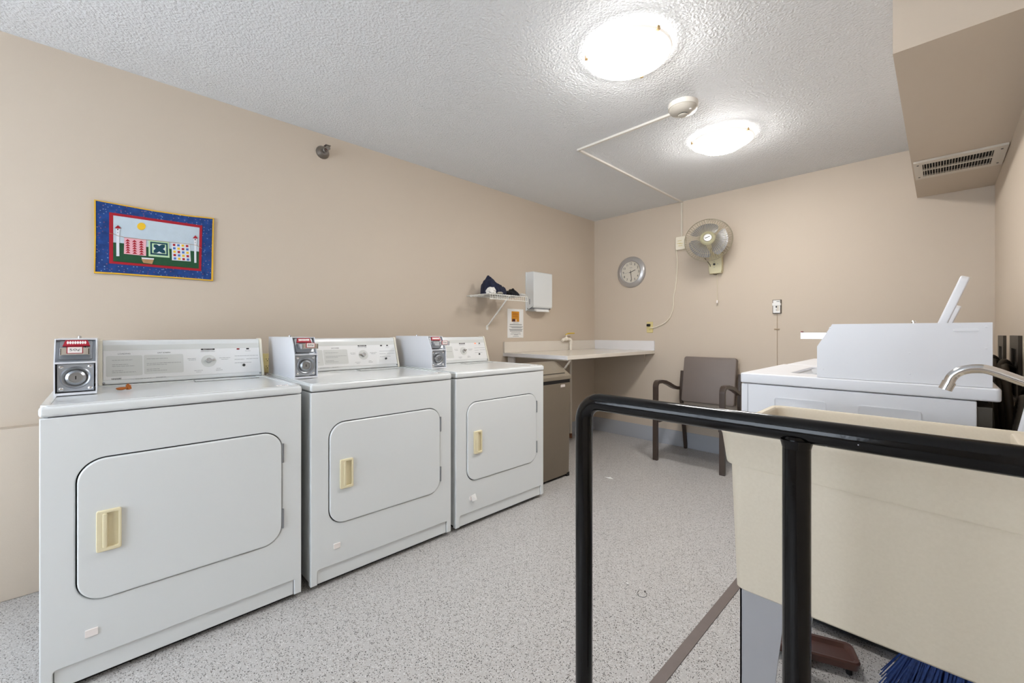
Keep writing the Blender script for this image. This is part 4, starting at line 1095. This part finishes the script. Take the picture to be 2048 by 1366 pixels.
# ------------------------------------------------------------------ thermostat style control on the back wall
a = at_y(1545.5, 600, YB); b = at_y(1563.5, 627, YB)
tw, th = b.x-a.x, a.z-b.z
t = thing('wall_control', 'small white wall control with a dark frame above the chair side', 'control', ((a.x+b.x)/2, YB, b.z))
mk('frame', plate([[(-tw/2, 0), (tw/2, 0), (tw/2, th), (-tw/2, th)]], -.006, 0, .001), mat('control_frame', '#4f4438', .5), t)
mk('cover', box(-tw/2+.007, tw/2-.007, -.022, -.005, .005, th-.005, .002), M_paper, t)
mk('lever_bar', box(-tw/2+.002, tw/2-.002, -.026, -.006, th*.58, th*.76, .002), M_paper, t)
mk('scale_print', box(.0, tw/2-.014, -.0225, -.022, .02, th*.56), M_vent, t)
mk('slider', box(-.006, .004, -.026, -.021, th*.43, th*.54, .001), M_black, t)
mk('slider', box(-.005, .003, -.0245, -.021, th*.24, th*.27, .0005), M_inkdark, t)
mk('small_print', box(.0, .022, -.0226, -.022, th*.84, th*.89), M_ink, t)
wz0 = at_y(1554.5, 727, YB).z
single('control_wire', tube([((a.x+b.x)/2, YB-.003, b.z+.004), ((a.x+b.x)/2, YB-.003, .6), ((a.x+b.x)/2, YB-.003, .152)], .0016, 6), mat('brown_wire', '#a08a6c', .6), 'thin tan wire running straight down from the wall control', 'wire')
w_ = at_y(1554, 658.5, YB)
single('wire_clip', box(w_.x-.02, w_.x+.02, YB-.007, YB, w_.z-.004, w_.z+.005, .002), mat('brown_wire', '#a08a6c', .6), 'small tan clip holding the thin wire to the wall', 'clip')

# ------------------------------------------------------------------ ceiling vent in the soffit
vx0, vx1, vy0, vy1 = -.104, .240, 3.205, 3.555
t = thing('air_vent', 'beige metal air vent grille on the underside of the soffit', 'vent', ((vx0+vx1)/2, (vy0+vy1)/2, 2.07))
hw, hh_ = (vx1-vx0)/2, (vy1-vy0)/2
rowA = (.03-hh_*.0, hh_-.055); rowB = (-hh_+.055, -.012)
rows = ((-hh_+.05, -.008), (.008, hh_-.05))
holes = [[(-hw+.035, a), (hw-.045, a), (hw-.045, b), (-hw+.035, b)] for a, b in rows]
mk('grille_frame', plate([[(-hw, -hh_), (hw, -hh_), (hw, hh_), (-hw, hh_)]]+holes, -.012, 0.0, .0015, mode='xy'), M_vent, t)
mk('duct_backing', box(-hw+.01, hw-.01, -hh_+.01, hh_-.01, -.0022, -.0005), M_dark, t)
slat = moved(box(-.0009, .0009, -.5*(rows[0][1]-rows[0][0]), .5*(rows[0][1]-rows[0][0]), -.006, .006), Matrix.Rotation(.15, 4, 'Y'))
ns = 24
for a, b in rows:
    for k in range(ns):
        mk('slat', slat, M_vent, t, loc=(-hw+.041+k*(2*hw-.092)/(ns-1), (a+b)/2, -.0075))
for x in (-hw+.017, hw-.02):
    for y in (-hh_+.05, hh_-.05): mk('screw', moved(lathe([(0, -.0025), (.004, -.002), (.005, 0), (0, 0)], 12), T(x, y, -.012)), M_inkdark, t)

# ------------------------------------------------------------------ chair
fx0 = at_z(1311.4, 919.9, 0); fx1 = at_z(1445, 950.6, 0)
CWd = fx1.x-fx0.x+.045
t = thing('arm_chair', 'taupe vinyl armchair with dark brown bent arms against the back wall', 'chair', ((fx0.x+fx1.x)/2, 3.49, 0))
def strip(path, th):
    P = [Vector((p[0], p[1])) for p in path]; L = []; Rr = []
    for i, q in enumerate(P):
        d = (P[min(i+1, len(P)-1)]-P[max(i-1, 0)]).normalized(); n = Vector((-d.y, d.x))
        L.append(q+n*th/2); Rr.append(q-n*th/2)
    return [tuple(q) for q in L] + [tuple(q) for q in reversed(Rr)]
armp = [(0, 0), (0, .3), (.002, .56)]
armp += [(.045-.043*math.cos(math.radians(k)), .645+.043*math.sin(math.radians(k))) for k in range(0, 91, 15)]
armp += [(.10, .687), (.17, .676), (.25, .652), (.33, .622), (.40, .602), (.46, .596)]
for s in (-1, 1):
    x = s*(CWd/2-.022)
    mk('arm_leg', prism(strip(armp, .03), x-.021, x+.021, 'x', .003), M_chairframe, t, label='dark bent arm and front leg')
    rear = [(.572, 0), (.545, .15), (.50, .36), (.475, .48), (.475, .60), (.50, .76)]
    mk('rear_leg', prism(strip(rear, .036), x-s*.024-.013, x-s*.024+.013, 'x', .003), M_chairframe, t)
    mk('side_rail', box(x-s*.02-.012, x-s*.02+.012, .0, .49, .335, .375, .003), M_chairframe, t)
sw = CWd/2-.055
mk('seat', loft([[(x, y, z) for x, y in rrect(-sw+i, sw-i, -.01+i, .49-i, .03, 5)] for i, z in ((.012, .352), (.002, .358), (0, .375), (0, .405), (.006, .420), (.025, .428))]), M_vinyl, t)
bk = loft([[(x, z, y) for x, z in rrect(-.232+i, .232-i, 0+i, .425-i, .022, 5)] for i, y in ((.012, -.030), (.003, -.026), (0, -.018), (0, .018), (.004, .026), (.02, .030))])
bk.transform(Matrix(((1, 0, 0, 0), (0, 0, 1, 0), (0, 1, 0, 0), (0, 0, 0, 1))))
mk('backrest', moved(bk, Matrix.Rotation(math.radians(-10), 4, 'X'), T(0, .435, .478)), M_vinyl, t)
mk('cross_rail', box(-sw, sw, .462, .482, .335, .37, .003), M_chairframe, t)

# ------------------------------------------------------------------ litter on the floor
a = at_z(1219, 956.5, 0)
bm = bmesh.new()
pl = [(-.03, -.012, .002), (0, .012, .006), (.03, .006, .001), (.006, -.014, .003)]
v1 = [bm.verts.new(q) for q in pl]; v2 = [bm.verts.new((x, y, z+.0012)) for x, y, z in pl]
bm.faces.new(v1); bm.faces.new(v2)
for k in range(4): bm.faces.new((v1[k], v1[(k+1) % 4], v2[(k+1) % 4], v2[k]))
single('paper_scrap', moved(finish(bm), T(a.x, a.y, -.001)), M_paper, 'torn strip of white paper lying on the floor near the trash can', 'scrap')
a = at_z(1255, 1168.5, 0)
single('lint_ball', lump((a.x, a.y, .003), (.006, .005, .004), 3, .3, 2, 2, 0.0), M_whitecloth, 'tiny white lint ball on the floor near the hair tie', 'lint')
pts = [at_z(1190+x/4.875, 930+y/4.879, .0012) for x, y in ((487, 1235), (505, 1262), (495, 1285), (460, 1290), (425, 1275), (412, 1250), (430, 1222))]
t = thing('hair_tie', 'thin dark hair tie with a bead on the speckled floor', 'hair tie', tuple(pts[0]*1.0)[:2]+(0,))
mk('cord', tube(smooth_path(pts, 6), .0009, 6), M_black, t, True)
mk('bead', moved(lathe([(0, 0), (.003, .0015), (.003, .004), (0, .006)], 12), T(pts[0].x, pts[0].y, 0)), M_black, t, True)
